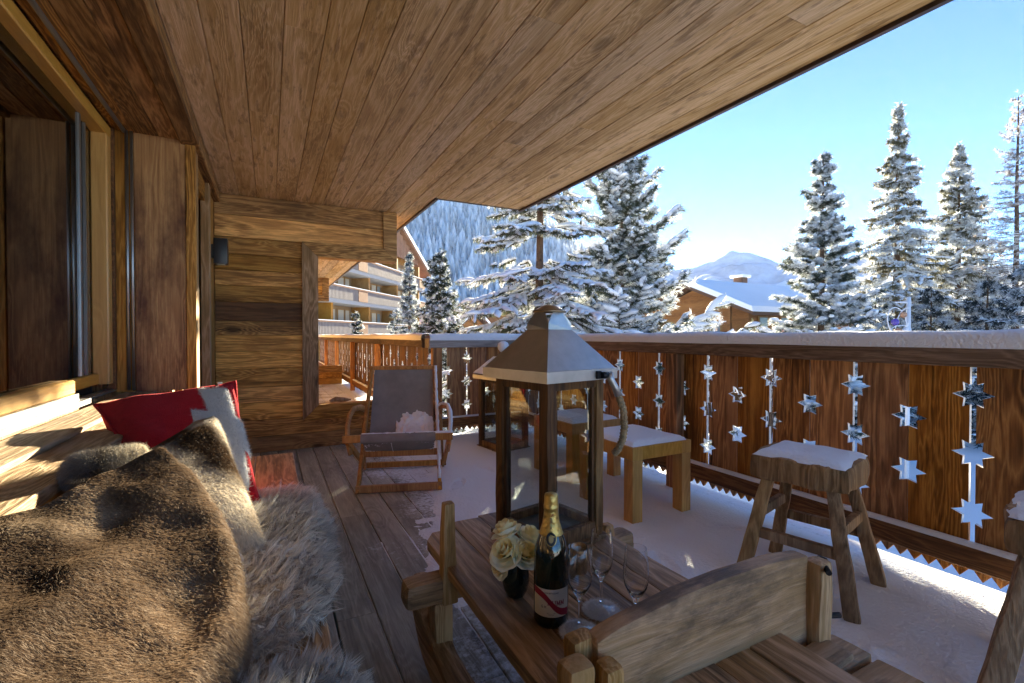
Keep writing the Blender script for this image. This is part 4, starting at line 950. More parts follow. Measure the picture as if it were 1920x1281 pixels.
cv = np.array([v.co for v in cr_o.data.vertices]); cf = np.array([list(p.vertices) for p in cr_o.data.polygons]); cf = orient(cv, cf, (0, 0, 1.1))
P, N = tri_sample(cv, cf, 12000, rng); D = unit(N + rng.normal(size=P.shape) * .6)
V_, F_, T_ = strands(P, D, N, rng.uniform(.005, .012, len(P)), .0011, rng.normal(size=P.shape) * .3, np.full((len(P), 3), .68) * rng.uniform(.85, 1.1, (len(P), 1)), 2)
at_parent(link('fleece', np_mesh('fleece', V_, F_, 'wool', T_), None), rp_)
tp = pf(.90, 1.0); at_parent(MB().box(tp.x - .008, tp.x + .008, tp.y, tp.y + .0012, tp.z - .004, tp.z + .016).build('care_tag', 'label'), rp_)
# generic furry solid: front surface fn plus a skirt down behind it
def fur_object(name, label, fn, nu, nv, colour, count, L, W, comb, lift, tintjit, parent_loc, matname, base_col, skirt, curl=.3, clump=0., cat='fur throw', segs=3, down=None, eye=(0, 0, 1.074)):
    root = empty(name, parent_loc); tag(root, label, cat)
    V, F = surf(fn, nu, nv); F = orient(V, F, eye)
    # skirt: second layer pushed away from the viewer side
    V2 = V + np.array(skirt); nb = len(V); F2 = F[:, ::-1] + nb
    ring = [i for i in range(nu)] + [j * nu + nu - 1 for j in range(1, nv)] + [(nv - 1) * nu + i for i in range(nu - 2, -1, -1)] + [j * nu for j in range(nv - 2, 0, -1)]
    SK = np.array([(ring[k], ring[(k + 1) % len(ring)], ring[(k + 1) % len(ring)] + nb, ring[k] + nb) for k in range(len(ring))])
    VV = np.concatenate([V, V2]); FF = np.concatenate([F, F2, SK])
    tb = np.array([colour(p) for p in VV]) * .75
    at_parent(link('hide', np_mesh('hide', VV, FF, 'fur' if matname == 'fur' else 'wool', tb, True)), root)
    P, N = tri_sample(V, F, count, rng)
    cb = np.array([comb(p) for p in P]) if callable(comb) else np.broadcast_to(np.array(comb, float), P.shape)
    cb = cb - N * (cb * N).sum(1, keepdims=True)
    jit = rng.normal(size=P.shape)
    if clump:
        key = np.floor(P / clump).astype(int); h = (key[:, 0] * 73856093) ^ (key[:, 1] * 19349663) ^ (key[:, 2] * 83492791)
        rr = np.random.default_rng(5).normal(size=(4096, 3)); jit = jit * .35 + rr[h % 4096] * .9
    D = unit(N * lift + unit(cb) * 1.0 + jit * curl)
    bend = jit * curl * .6 + np.array([0, 0, -.35])
    tn = np.array([colour(p) for p in P]) * rng.uniform(1 - tintjit, 1 + tintjit, (len(P), 1))
    V_, F_, T_ = strands(P, D, N, rng.uniform(.6, 1.15, len(P)) * L, W, bend, tn, segs)
    at_parent(link('hair', np_mesh('hair', V_, F_, matname, T_)), root)
    return root
def lerp3(a, b, t): t = max(0, min(1, t)); return tuple(a[i] + (b[i] - a[i]) * t for i in range(3))
# striped fur cushion in the middle
sf = pil((-.37, 1.62, .70), (-.165, 1.86, .805), (-.005, 1.47, .47), (-.33, 1.33, .60), .062)
def stripe_col(p):
    q = Vector((p[0], p[1], p[2])); d = (q - Vector((-.165, 1.86, .815))).dot(Vector((-.62, -.72, -.2)).normalized())
    t = .5 + .5 * math.sin(d * 26 + 2.2 * noise.noise(q * 4) + 1.0); t2 = noise.noise(q * 16) * .3
    c = lerp3((.085, .052, .03), (.64, .58, .49), (t + t2) * 1.7 - .25)
    return lerp3(c, (.30, .19, .09), max(0, noise.noise(q * 9 + Vector((5, 0, 0)))) * .7)
fur_object('striped_fur_cushion', 'grey and cream striped rabbit fur cushion between the red one and the brown fur', sf, 34, 34, stripe_col, 46000, .016, .0010, (.25, -.5, -.6), .55, .22, (-.2, 1.5, .45), 'fur', None, (-.06, .05, -.02), .25, cat='cushion', segs=2)
# rolled end of the striped fur lying on the ledge
def roll(u, v):
    a = 2 * math.pi * u; c = Vector((-.435, 1.50, .742)).lerp(Vector((-.315, 1.62, .728)), v); r_ = .040 * (1 - (1 - min(1, v * 3.2)) ** 2.5) ** .5 + .002
    d = (Vector((-.315, 1.62, .728)) - Vector((-.435, 1.50, .742))).normalized(); sx = d.cross(Vector((0, 0, 1))).normalized(); uy = sx.cross(d)
    return c + (sx * math.cos(a) + uy * math.sin(a)) * r_
def roll_col(p):
    q = Vector((p[0], p[1], p[2])); t = (p[0] + .435) / .12 + .25 * noise.noise(q * 14)
    return lerp3(lerp3((.34, .30, .26), (.07, .055, .045), t * 2.2), (.56, .50, .40), (t - .40) * 2.2)
rl = empty('fur_roll', (-.4, 1.6, .74)); tag(rl, 'dark grey end of fur rolled up on the window ledge', 'fur')
V, F = surf(roll, 28, 24); F = orient(V, F, (0, 0, 1.6)); F = F if np.cross(V[F[:, 1]] - V[F[:, 0]], V[F[:, 2]] - V[F[:, 0]])[200] @ (V[F[200]].mean(0) - np.array((-.395, 1.545, .735))) > 0 else F[:, ::-1]
at_parent(link('hide', np_mesh('hide', V, F, 'fur', np.array([roll_col(p) for p in V]), True)), rl)
P, N = tri_sample(V, F, 22000, rng); D = unit(N * .9 + np.array([-.4, -.4, .0]) + rng.normal(size=P.shape) * .42); tn = np.array([roll_col(p) for p in P]) * rng.uniform(.75, 1.3, (len(P), 1))
V_, F_, T_ = strands(P, D, N, rng.uniform(.010, .024, len(P)), .0009, np.array([[0, 0, -.3]]) + rng.normal(size=P.shape) * .1, tn, 2); at_parent(link('hair', np_mesh('hair', V_, F_, 'fur', T_)), rl)
# big brown fur throw in the foreground
G = [[(-140, 1000, .80), (60, 950, .93), (175, 898, 1.06), (285, 845, 1.20), (300, 842, 1.22)],
     [(-120, 1090, .70), (100, 1030, .83), (230, 975, .98), (340, 893, 1.14), (362, 893, 1.18)],
     [(-100, 1190, .60), (120, 1125, .73), (290, 1075, .88), (398, 985, 1.03), (415, 985, 1.10)],
     [(-60, 1300, .53), (150, 1230, .65), (325, 1185, .79), (436, 1110, .91), (452, 1115, 1.00)],
     [(-20, 1420, .47), (200, 1345, .58), (362, 1300, .71), (448, 1225, .83), (462, 1230, .93)],
     [(100, 1540, .43), (250, 1490, .53), (375, 1430, .65), (440, 1360, .76), (452, 1370, .86)]]
GP = [[at(*g) for g in row] for row in G]
def cat(p0, p1, p2, p3, q): return .5 * ((2 * p1) + (p2 - p0) * q + (2 * p0 - 5 * p1 + 4 * p2 - p3) * q * q + (3 * p1 - p0 - 3 * p2 + p3) * q ** 3)
def cr_row(row, u):
    t = u * (len(row) - 1); k = min(int(t), len(row) - 2); return cat(row[max(0, k - 1)], row[k], row[k + 1], row[min(len(row) - 1, k + 2)], t - k)
def brown(u, v):
    col_ = [cr_row(r_, u) for r_ in GP]; p = cr_row(col_, v); q = p * 7
    w_ = u * .55 + v * .9 + .12 * noise.noise(p * 5); fold = (.5 + .5 * math.sin(w_ * 15)) ** 3 * .020 * min(1, 4 * v) * (1 - .3 * u); p = p + Vector((.25, -.5, .75)) * fold
    return p + Vector((.3, -.5, .8)) * (.017 * noise.noise(q) + .009 * noise.noise(q * 2.3))
def brown_col(p):
    q = Vector((p[0], p[1], p[2])); t = .55 + .7 * noise.noise(q * 3.6) + .4 * noise.noise(q * 11) + .2 * noise.noise(q * 30)
    c = lerp3((.058, .038, .026), (.235, .165, .11), t)
    return lerp3(c, (.45, .36, .265), (noise.noise(q * 8 + Vector((9, 4, 0))) - .25) * 1.6)
fur_object('brown_fur_throw', 'large chestnut brown fur throw draped in the near corner of the bench', brown, 50, 60, brown_col, 112000, .015, .0010, lambda p: (.35 + .5 * noise.noise(Vector(p) * 4), -.25, -.75 + .4 * noise.noise(Vector(p) * 4 + Vector((7, 0, 0)))), .38, .20, (-.25, 1.0, .42), 'fur', None, (-.05, .03, -.10), .16, segs=2)
# sheepskins on the bench
def skin(cx, cy_, rx, ry, rot, z, seedv, lump):
    def fn(u, v):
        a = 2 * math.pi * u; rr = v; sup = (abs(math.cos(a)) ** 3.2 + abs(math.sin(a)) ** 3.2) ** (-1 / 3.2) * (1 + .09 * noise.noise(Vector((math.cos(a) * 1.6, math.sin(a) * 1.6, seedv))))
        x = rr * rx * sup * math.cos(a); y = rr * ry * sup * math.sin(a); X = cx + x * math.cos(rot) - y * math.sin(rot); Y = cy_ + x * math.sin(rot) + y * math.cos(rot)
        Z = z + .012 + (lump + .015) * (1 - rr ** 5) + .022 * noise.noise(Vector((X * 6, Y * 6, seedv))) + .01 * noise.noise(Vector((X * 15, Y * 15, seedv)))
        if X > BEN_X: Z -= (X - BEN_X) ** 1.4 * 2.2
        if rr > .98: Z = min(Z, z + .012)
        return (X, Y, max(Z, z - .08))
    return fn
def wool_col(warm):
    def f_(p):
        q = Vector((p[0], p[1], p[2])); t = .55 + .5 * noise.noise(q * 7) + .3 * noise.noise(q * 22)
        return lerp3((.40, .365, .31) if warm else (.28, .27, .25), (.80, .75, .66) if warm else (.66, .63, .57), t)
    return f_
for nm, lb, prm, warm in (('sheepskin', 'beige grey long haired sheepskin beneath the red cushion on the bench', (-.06, 1.62, .235, .55, R(-4), BEN_Z, 1.3, .035), True), ('sheepskin', 'silvery grey sheepskin in the near corner over the bench edge', (-.02, .66, .215, .375, R(5), BEN_Z, 7.7, .04), False)):
    fn = skin(*prm); root = empty(nm, (prm[0], prm[1], BEN_Z)); tag(root, lb, 'sheepskin', 'sheepskins on the bench')
    V, F = surf(fn, 64, 20); F = orient(V, F, (prm[0], prm[1], 3)); colf = wool_col(warm)
    at_parent(link('hide', np_mesh('hide', V, F, 'wool', np.array([colf(p) for p in V]) * .6, True)), root)
    P, N = tri_sample(V, F, 62000, rng); N[N[:, 2] < 0] *= -1
    key = np.floor(P / .011).astype(int); h = (key[:, 0] * 73856093) ^ (key[:, 1] * 19349663); rr = np.random.default_rng(3).normal(size=(4096, 3)); cl = rr[h % 4096]
    out = np.stack([P[:, 0] - prm[0], (P[:, 1] - prm[1]) * .4, np.zeros(len(P))], 1) * 2.0
    D = unit(N * .85 + out * 1.0 + cl * .62 + rng.normal(size=P.shape) * .2 + np.array([.1, -.15, 0])); tn = np.array([colf(p) for p in P]) * (1 + .16 * cl[:, :1]) * rng.uniform(.8, 1.2, (len(P), 1))
    V_, F_, T_ = strands(P, D, N, rng.uniform(.013, .030, len(P)), .0016, cl[:, [1, 2, 0]] * .5 + out * .3 + np.array([[0, 0, -.35]]), np.clip(tn, .02, .9), 2)
    at_parent(link('wool', np_mesh('wool', V_, F_, 'wool', T_)), root)
# fluffy coasters under two of the flutes
for xy, lb in (((.655, .926), 'fluffy white coaster under the flute nearest the bottle'), ((.757, .975), 'fluffy white coaster under the farther flute')):
    o = thing_at('coaster', lb, 'coaster', xy, 'fluffy white coasters', SLED_Z + .005)
    def disc(u, v): a = 2 * math.pi * u; r_ = .045 * v * (1 + .05 * noise.noise(Vector((math.cos(a) * 2, math.sin(a) * 2, xy[0] * 9)))); return (r_ * math.cos(a), r_ * math.sin(a), .0035 * (1 - v ** 6) + .0005)
    V, F = surf(disc, 40, 8); F = orient(V, F, (0, 0, 1)); link('felt', np_mesh('felt', V, F, 'wool', np.full((len(V), 3), .80), True), None, o)
    P, N = tri_sample(V, F, 6000, rng); D = unit(N * .5 + P * np.array([1, 1, 0]) * 22 + rng.normal(size=P.shape) * .5)
    V_, F_, T_ = strands(P, D, N, rng.uniform(.006, .012, len(P)), .0008, rng.normal(size=P.shape) * .2, np.full((len(P), 3), .86) * rng.uniform(.85, 1.15, (len(P), 1)), 2); link('fleece', np_mesh('fleece', V_, F_, 'wool', T_), None, o)
# ================================================================ GROUND, HILLS, FAR PEAKS
GZ = -3.2
def gh(x, y):
    d = math.hypot(x, y); return GZ + .35 * noise.noise(Vector((x * .08, y * .08, 0))) + .1 * noise.noise(Vector((x * .4, y * .4, 2))) - .012 * max(0, d - 30)
def polar(fn, r0, r1, a0, a1, nr, na):
    return MB().grid(lambda u, v: fn(*(lambda r, a: (r * math.sin(a), r * math.cos(a)))(r0 * (r1 / r0) ** v, R(a0 + (a1 - a0) * u))), na, nr)
tag(polar(lambda x, y: (x, y, gh(x, y)), 1.5, 640, -180, 180, 70, 140).build('ground', 'snow_far'), 'snow covered ground around the chalets', 'ground', kind='structure')
def az_of(px): return YAW + math.degrees(math.atan((px - 960) / 890))
def hill_mesh(name, prof, dist0, dist1, m, label, rough_, nn=(110, 40), pw=1.0):
    """prof: (px, py) skyline in the photo at distance dist1; falls to the valley at dist0"""
    azs = [az_of(p[0]) for p in prof]; hs = [(629 - p[1]) / 890 * dist1 * math.cos(R(az_of(p[0]) - YAW)) for p in prof]
    def fn(u, v):
        a = azs[0] + (azs[-1] - azs[0]) * u; h = np.interp(a, azs, hs); r = dist0 + (dist1 - dist0) * v
        x, y = r * math.sin(R(a)), r * math.cos(R(a)); z = -14 + (h + 14) * v ** pw
        z += rough_ * (noise.noise(Vector((x, y, 0)) * (6 / dist1)) + .5 * noise.noise(Vector((x, y, 3)) * (17 / dist1)) + .25 * noise.noise(Vector((x, y, 3)) * (45 / dist1))) * (v * (1.3 - v)) * 2
        return (x, y, z)
    o = MB().grid(fn, nn[0], nn[1]).build(name, m); tag(o, label, 'hill' if 'hill' in name else 'mountain', kind='structure'); return fn
hill_fn = hill_mesh('forest_hill', [(-700, 330), (300, 300), (600, 300), (760, 335), (870, 372), (960, 395), (1100, 470), (1240, 560), (1320, 625)], 130, 330, 'snow_far', 'wooded hillside rising behind the apartment building', 10, pw=.9)
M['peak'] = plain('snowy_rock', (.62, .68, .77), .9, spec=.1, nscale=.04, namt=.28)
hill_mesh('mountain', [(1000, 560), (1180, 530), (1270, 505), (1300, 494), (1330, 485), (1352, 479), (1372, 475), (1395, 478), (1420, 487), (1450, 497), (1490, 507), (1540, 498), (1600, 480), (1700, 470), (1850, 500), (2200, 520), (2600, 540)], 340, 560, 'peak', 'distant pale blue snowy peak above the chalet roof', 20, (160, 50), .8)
hill_mesh('snow_hill', [(1250, 600), (1400, 560), (1470, 527), (1540, 505), (1620, 515), (1800, 500), (2000, 480), (2600, 460)], 110, 420, 'snow_far', 'smooth sunlit snow slope behind the trees', 5, (60, 24), 1.2)

# ================================================================ CONIFERS
M['needle'] = attr_mat('needles', .7, .2, 0, .42)
M['bark'] = plain('bark', (.12, .075, .05), .9, spec=.1, nscale=14, namt=.45, bump=.7, bscale=18)
def needles(A, B, per, ln, wd, rad_off, tint, jitter, fwd=.7, droop=0.):
    n = len(A); ax = unit(B - A); A_ = np.repeat(A, per, 0); B_ = np.repeat(B, per, 0); X = np.repeat(ax, per, 0); m_ = n * per
    t = rng.random((m_, 1)); P = A_ + (B_ - A_) * t; rd = rng.normal(size=(m_, 3)); rd = unit(rd - X * (rd * X).sum(1, keepdims=True))
    D = unit(rd + X * fwd + np.array([0, 0, -droop])); L = ln * rng.uniform(.65, 1.2, (m_, 1)); side = unit(np.cross(D, rng.normal(size=(m_, 3)))) * wd * .5
    P = P + rd * rad_off; V = np.stack([P - side, P + side, P + D * L], 1).reshape(-1, 3); F = np.arange(3 * m_).reshape(-1, 3)
    T = np.array(tint)[None] * rng.uniform(1 - jitter, 1 + jitter, (m_, 1)); return V, F, np.repeat(T, 3, 0)
def snow_tubes(A, B, r0, up, n=5, rings=4, flat=.75, gap=0., seg=None):
    """lumpy pillows of snow lying along twigs"""
    k = len(A); ax = B - A; h = unit(np.cross(ax, np.array([[0, 0, 1.]]))); upv = unit(np.cross(h, ax)); r0 = np.broadcast_to(r0, (k,)); Vs = []
    for i in range(rings):
        t = i / (rings - 1); prof_ = math.sin(math.pi * (0.02 + .96 * t)) ** .5; r = (r0 * prof_ * rng.uniform(.72, 1.28, k))[:, None]
        c = A + ax * (t * 1.04 - .02) + upv * up + rng.normal(size=(k, 3)) * (.12 * r0[:, None])
        for j in range(n):
            a = 2 * math.pi * j / n; Vs.append(c + h * r * math.cos(a) + upv * r * flat * (math.sin(a) if math.sin(a) > 0 else .45 * math.sin(a)))
    V = np.stack(Vs, 1); m_ = rings * n; base = (np.arange(k) * m_)[:, None]; q = []
    for i in range(rings - 1):
        for j in range(n): q.append([i * n + j, i * n + (j + 1) % n, (i + 1) * n + (j + 1) % n, (i + 1) * n + j])
    for e in (0, rings - 1):
        c = [e * n + j for j in range(n)]; q += [[c[0], c[1], c[2], c[3]], [c[0], c[3], c[4], c[5]]] if n == 6 else []
    F = (base[:, None, :] + np.array(q)[None]).reshape(-1, 4)
    return V.reshape(-1, 3), F
def merge(parts):
    V = []; F = []; T = []; b = 0
    for v, f_, t in parts: V.append(v); F.append(f_ + b); T.append(t); b += len(v)
    return np.concatenate(V), np.concatenate(F), np.concatenate(T)
def conifer(name, label, base, H, Rad, rg_seed, kind='spruce', whorls=26, per=6, start=.1, needle=.07, nw=.008, nper=26, snow=.05, snowp=.8, green=(.045, .06, .03), frost=.25, group=None, top_pow=1.0, skip=None, droop=.25, upturn=.1, twigs=7, tw_len=.42, trunk_r=None, bare=False, snow_up=.02, gap=None, near=False, width_fn=None):
    rg = np.random.default_rng(rg_seed); root = empty(name, base); tag(root, label, 'tree', group)
    A = []; B = []; trunk_tw = []
    for wv in range(whorls):
        f_ = start + (1 - start) * ((wv + .5 * rg.random()) / whorls); z = H * f_
        L0 = Rad * (width_fn(f_) if width_fn else (1 - f_) ** top_pow) + .05 * Rad * (1 - f_) + .06
        L0 *= rg.uniform(.72, 1.12) if f_ < .9 else 1; a0 = rg.random() * 6.28; np_ = per if f_ < .85 else max(3, per - 2)
        for k in range(np_):
            az = a0 + 2 * math.pi * k / np_ + rg.normal() * .22; L = L0 * rg.uniform(.55, 1.18); dirv = np.array([math.cos(az), math.sin(az)])
            if skip is not None and skip(f_, az): continue
            zj = rg.normal() * .3 * H / whorls; dr = droop + rg.normal() * .09
            rise = (.45 if f_ > .8 else .12) if kind != 'spruce' else (.35 if f_ > .88 else .02)
            def pos(s): return np.array([dirv[0] * L * s, dirv[1] * L * s, z + zj + L * (rise * s - dr * s * (1 - .15 * s) + upturn * s ** 3)])
            ns = 5; pp = [pos(s) for s in np.linspace(.0, 1, ns + 1)]
            for i in range(ns): A.append(pp[i]); B.append(pp[i + 1]); trunk_tw.append(i == 0)
            side = np.array([-dirv[1], dirv[0], 0]); nt = max(2, int(twigs * (L / max(Rad, .1)) ** .5))
            for t_i in range(nt):
                s = .22 + .74 * (t_i + rg.random() * .7) / nt; p0 = pos(s); sg = 1 if t_i % 2 else -1; tl = L * tw_len * (1 - s * .72) * rg.uniform(.6, 1.2)
                d = np.array([dirv[0], dirv[1], 0]) * rg.uniform(.5, .95) + side * sg * rg.uniform(.6, 1.0); d /= np.linalg.norm(d); dz = (-.42 if kind == 'spruce' else .22 if kind == 'pine' else -.1) * rg.uniform(.3, 1.3)
                p1 = p0 + np.array([d[0] * tl, d[1] * tl, dz * tl]); A.append(p0); B.append(p1); trunk_tw.append(False)
    A.append(np.array([0, 0, H * .93])); B.append(np.array([0, 0, H * 1.02])); trunk_tw.append(False)
    A = np.array(A); B = np.array(B); tt = np.array(trunk_tw)
    if gap is not None:
        kp = gap((A + B) / 2 + np.array(base)) & gap(B + np.array(base)); A, B, tt = A[kp], B[kp], tt[kp]
    ok = ~tt; A1, B1 = A[ok], B[ok]
    tr = trunk_r or H * .013; mb = MB(); mb.tube([(0.02 * math.sin(k), 0.02 * math.cos(k * 1.7), H * k / 10) for k in range(11)], [tr * (1.08 - k / 10) + .01 for k in range(11)], 9)
    mb.build('trunk', 'bark', root)
    parts = []
    if not bare:
        fv = rng.random(len(A1)) < frost
        for msk, tint in ((~fv, green), (fv, (.62, .65, .66))):
            if msk.any(): parts.append(needles(A1[msk], B1[msk], nper, needle, nw, .006, tint, .35, .75 if kind == 'pine' else .55, .25 if kind == 'spruce' else .0))
        # woody twigs inside the needles
    w1 = needles(A, B, 1, 0, 0, 0, (.11, .075, .05), .2)
    ax = B - A; sd_ = unit(np.cross(ax, np.array([[0.1, .2, 1.]]))) * (.010 if not bare else .011); up_ = unit(np.cross(sd_, ax)) * (.010 if not bare else .011)
    V = np.stack([A - sd_, A + sd_ * .5 + up_, A + sd_ * .5 - up_, B], 1).reshape(-1, 3); b0 = (np.arange(len(A)) * 4)[:, None]
    F = (b0[:, None, :] + np.array([[0, 1, 3], [1, 2, 3], [2, 0, 3]])[None]).reshape(-1, 3); parts.append((V, F, np.tile(np.array([[.10, .068, .045]]), (len(V), 1))))
    V, F, T = merge(parts); link('crown', np_mesh('crown', V, F, 'needle', T), None, root)
    sel = rng.random(len(A1)) < snowp
    if sel.any() and snow > 0:
        ln_ = np.linalg.norm(B1[sel] - A1[sel], axis=1); rr = snow * np.clip(.55 + ln_ / (Rad * .35), .5, 1.35) * rng.uniform(.55, 1.25, sel.sum())
        V, F = snow_tubes(A1[sel], B1[sel], rr, snow_up, rings=5 if near else 4); link('snow', np_mesh('snow', V, F, 'tree_snow', None, True), None, root)
    return root
def root_at(px, d): p = at(px, 629, d); return (p.x, p.y, gh(p.x, p.y) - .1)
def Hfor(px, py, d): p = at(px, py, d); return p.z - root_at(px, d)[2]
GB = 'snowy conifers beyond the railing'
# crown twigs on the low sun's path are removed so it reaches the bench
def sun_gap(P):
    s = (P[:, 2] - .62) / sd.z; x = P[:, 0] - s * sd.x; y = P[:, 1] - s * sd.y
    inside = (x > -1.2) & (x < .32) & (y > .3) & (y < 2.6)
    return ~inside | (rng.random(len(P)) < .05)
# ---- big pair in the middle
conifer('pine_tree', 'big snow laden pine with upswept branches in the middle, right of the lantern', root_at(1165, 11.0), Hfor(1165, 285, 11.0), 2.15, 21, 'pine', 27, 9, .14, .13, .015, 48, .085, .97, (.09, .105, .07), .42, GB, droop=.0, upturn=.28, twigs=15, tw_len=.44, trunk_r=.10, width_fn=lambda f: max(.10, 1.05 - max(0, f - .42) * 1.6), snow_up=.05, gap=sun_gap, near=True)
conifer('spruce_tree', 'tall spruce with drooping snowy boughs under the roof corner', root_at(1012, 9.2), 10.2, 2.55, 5, 'spruce', 38, 9, .06, .085, .012, 30, .060, .96, (.09, .10, .058), .3, GB, droop=.42, upturn=.08, twigs=20, tw_len=.38, trunk_r=.115, width_fn=lambda f: max(.1, 1.05 - f * .95), snow_up=.036, gap=sun_gap, near=True)
# ---- right hand group
conifer('fir_tree', 'blue green fir with thick snow pads in front of the chalet', root_at(1540, 17.0), Hfor(1540, 296, 17.0), 3.0, 8, 'pine', 30, 9, .10, .16, .024, 40, .12, .97, (.08, .095, .072), .48, GB, droop=.10, upturn=.14, twigs=14, tw_len=.44, width_fn=lambda f: max(.03, 1.05 - f * 1.03), snow_up=.08)
conifer('spruce_tree', 'tallest slender spruce with cones and hanging sprays', root_at(1680, 26.0), Hfor(1680, 203, 26.0), 4.0, 13, 'spruce', 48, 7, .05, .26, .05, 22, .10, .85, (.15, .135, .075), .52, GB, droop=.50, upturn=.15, twigs=10, tw_len=.45, width_fn=lambda f: max(.02, 1.0 - f * 1.0), snow_up=.07)
conifer('spruce_tree', 'dense frosty spruce just right of the tallest one', root_at(1795, 28.0), Hfor(1795, 278, 28.0), 4.8, 17, 'spruce', 48, 8, .04, .26, .05, 22, .10, .9, (.13, .125, .075), .58, GB, droop=.22, upturn=.12, twigs=10, tw_len=.45, snow_up=.07)
conifer('larch_tree', 'bare frosted larch at the edge of the picture', root_at(1903, 24.0), Hfor(1903, 185, 24.0), 3.3, 31, 'larch', 46, 6, .10, .16, .016, 12, .030, .55, (.19, .14, .10), .5, GB, droop=.10, upturn=.12, twigs=12, tw_len=.5, trunk_r=.17, snow_up=.012, width_fn=lambda f: max(.04, 1.05 - f * 1.0))
for k, (px, py, d, rad_) in enumerate(((1640, 545, 21, 2.2), (1745, 540, 22.5, 2.6), (1850, 520, 20, 2.6), (1925, 490, 18, 2.6))):
    conifer('young_spruce', ['low dark spruce at the foot of the tallest spruce', 'low dark spruce behind the street decoration', 'low frosty spruce below the dense spruce', 'low frosty spruce below the bare larch'][k], root_at(px, d), Hfor(px, py, d), rad_, 50 + k, 'spruce', 18, 7, .03, .20, .034, 26, .055, .85, (.04, .055, .06), .4, GB, droop=.25, upturn=.1, twigs=9, tw_len=.45, width_fn=lambda f: max(.1, 1.05 - f ** 1.5))
# ---- left hand group in front of the apartments
conifer('spruce_tree', 'open frosty spruce standing before the apartment balconies', root_at(768, 17.0), Hfor(768, 478, 17.0), 1.25, 71, 'spruce', 30, 7, .06, .13, .018, 26, .055, .9, (.06, .08, .085), .4, GB, droop=.12, upturn=.1, twigs=9, tw_len=.5)
conifer('spruce_tree', 'dense dark snow dusted spruce left of the big boughs', root_at(824, 14.5), Hfor(824, 474, 14.5), 1.3, 73, 'spruce', 36, 9, .04, .11, .018, 28, .055, .75, (.045, .056, .04), .2, GB, droop=.10, upturn=.2, twigs=10, tw_len=.5, width_fn=lambda f: max(.08, 1.0 - f ** 2.2 * .95 if f > .5 else 1 - f * .45))
conifer('young_spruce', 'tiny snow covered spruce in front of the lowest balcony', root_at(668, 18.0), Hfor(668, 588, 18.0), .62, 77, 'spruce', 22, 7, .05, .11, .018, 26, .06, .9, (.04, .055, .05), .2, GB, twigs=6, tw_len=.5, width_fn=lambda f: max(.1, 1.1 - f ** 1.5))
conifer('young_spruce', 'low frosty spruce at the foot of the open spruce', root_at(742, 19.0), Hfor(742, 583, 19.0), .9, 79, 'spruce', 18, 7, .05, .12, .018, 24, .06, .9, (.06, .085, .095), .4, GB, twigs=6, tw_len=.5, width_fn=lambda f: max(.1, 1.1 - f ** 1.5))
# ---- frosted shrubs by the chalet
def shrub(label, px, py, d, rad_, seed):
    rg = np.random.default_rng(seed); b = root_at(px, d); h = Hfor(px, py, d); root = empty('frosted_shrub', b); tag(root, label, 'shrub', 'frosted shrubs beyond the railing')
    A = []; B = []
    for k in range(260):
        a = rg.random() * 6.28; r = rad_ * rg.random() ** .5; p = np.array([r * math.cos(a), r * math.sin(a), h * (.45 + .5 * rg.random() * (1 - (r / rad_) ** 2 * .6))]); d_ = rg.normal(size=3) * .5 + np.array([math.cos(a) * .5, math.sin(a) * .5, .9]); d_ /= np.linalg.norm(d_); A.append(p); B.append(p + d_ * rg.uniform(.15, .4))
    A = np.array(A); B = np.array(B); V, F, T = merge([needles(A, B, 16, .09, .02, .01, (.16, .10, .10), .4), needles(A, B, 10, .08, .03, .02, (.6, .6, .63), .2)])
    mb = MB()
    for k in range(0, 260, 10): mb.tube([(0, 0, 0), tuple(A[k] * .6), tuple(A[k])], [.03, .018, .006], 5)
    mb.build('stems', 'bark', root); link('crown', np_mesh('crown', V, F, 'needle', T), None, root)
    s_ = rng.random(len(A)) < .5; V, F = snow_tubes(A[s_], B[s_], .04, .03); link('snow', np_mesh('snow', V, F, 'tree_snow', None, True), None, root)['kind'] = 'stuff'
shrub('pinkish frosted shrub below the chalet gable', 1335, 572, 20, 1.3, 1)
shrub('frosted shrub low between the pine and the fir', 1440, 600, 15, .9, 2)
# ---- wood on the far hillside: reads as one mass
nT = 9500; rgF = np.random.default_rng(77); protoV = []; protoF = []
def cone_tree(sd):
    rg = np.random.default_rng(sd); V = []; F = []; nl = 3
    for l_ in range(nl):
        z0 = .12 + .80 * l_ / nl; r = .21 * (1 - l_ / nl) ** .8 + .03; n = 7; b = len(V); V.append((0, 0, z0 + .42))
        for j in range(n): a = 2 * math.pi * (j + rg.random() * .6) / n; rr = r * rg.uniform(.55, 1.2); V.append((rr * math.cos(a), rr * math.sin(a), z0 - .04 * rg.random()))
        for j in range(n): F.append((b, b + 1 + j, b + 1 + (j + 1) % n))
    return np.array(V), np.array(F)
protos = [cone_tree(k) for k in range(6)]; bl = []
us = rgF.random(nT) * .92 + .0; vs_ = .12 + .9 * rgF.random(nT); vs_ = np.clip(vs_, 0, .995)
for k in range(nT):
    p = hill_fn(us[k], vs_[k]); h = rgF.uniform(5.5, 10.5); V, F = protos[k % 6]; c, s_ = math.cos(k), math.sin(k)
    W = np.stack([(V[:, 0] * c - V[:, 1] * s_) * h, (V[:, 0] * s_ + V[:, 1] * c) * h, V[:, 2] * h], 1) + np.array(p) - np.array([0, 0, 1.])
    t = rgF.uniform(.0, 1); col_ = np.array([.50, .53, .55]) * (1 - t) + np.array([.93, .94, .95]) * t
    T = np.tile(col_, (len(V), 1)); T[::8] = T[::8] * .55 + np.array([.92, .93, .94]) * .45; bl.append((W, F, T))
V, F, T = merge(bl)
tag(link('forest', np_mesh('forest', V, F, 'needle', T), None), 'frost covered conifer forest covering the far hillside', 'forest', kind='stuff')

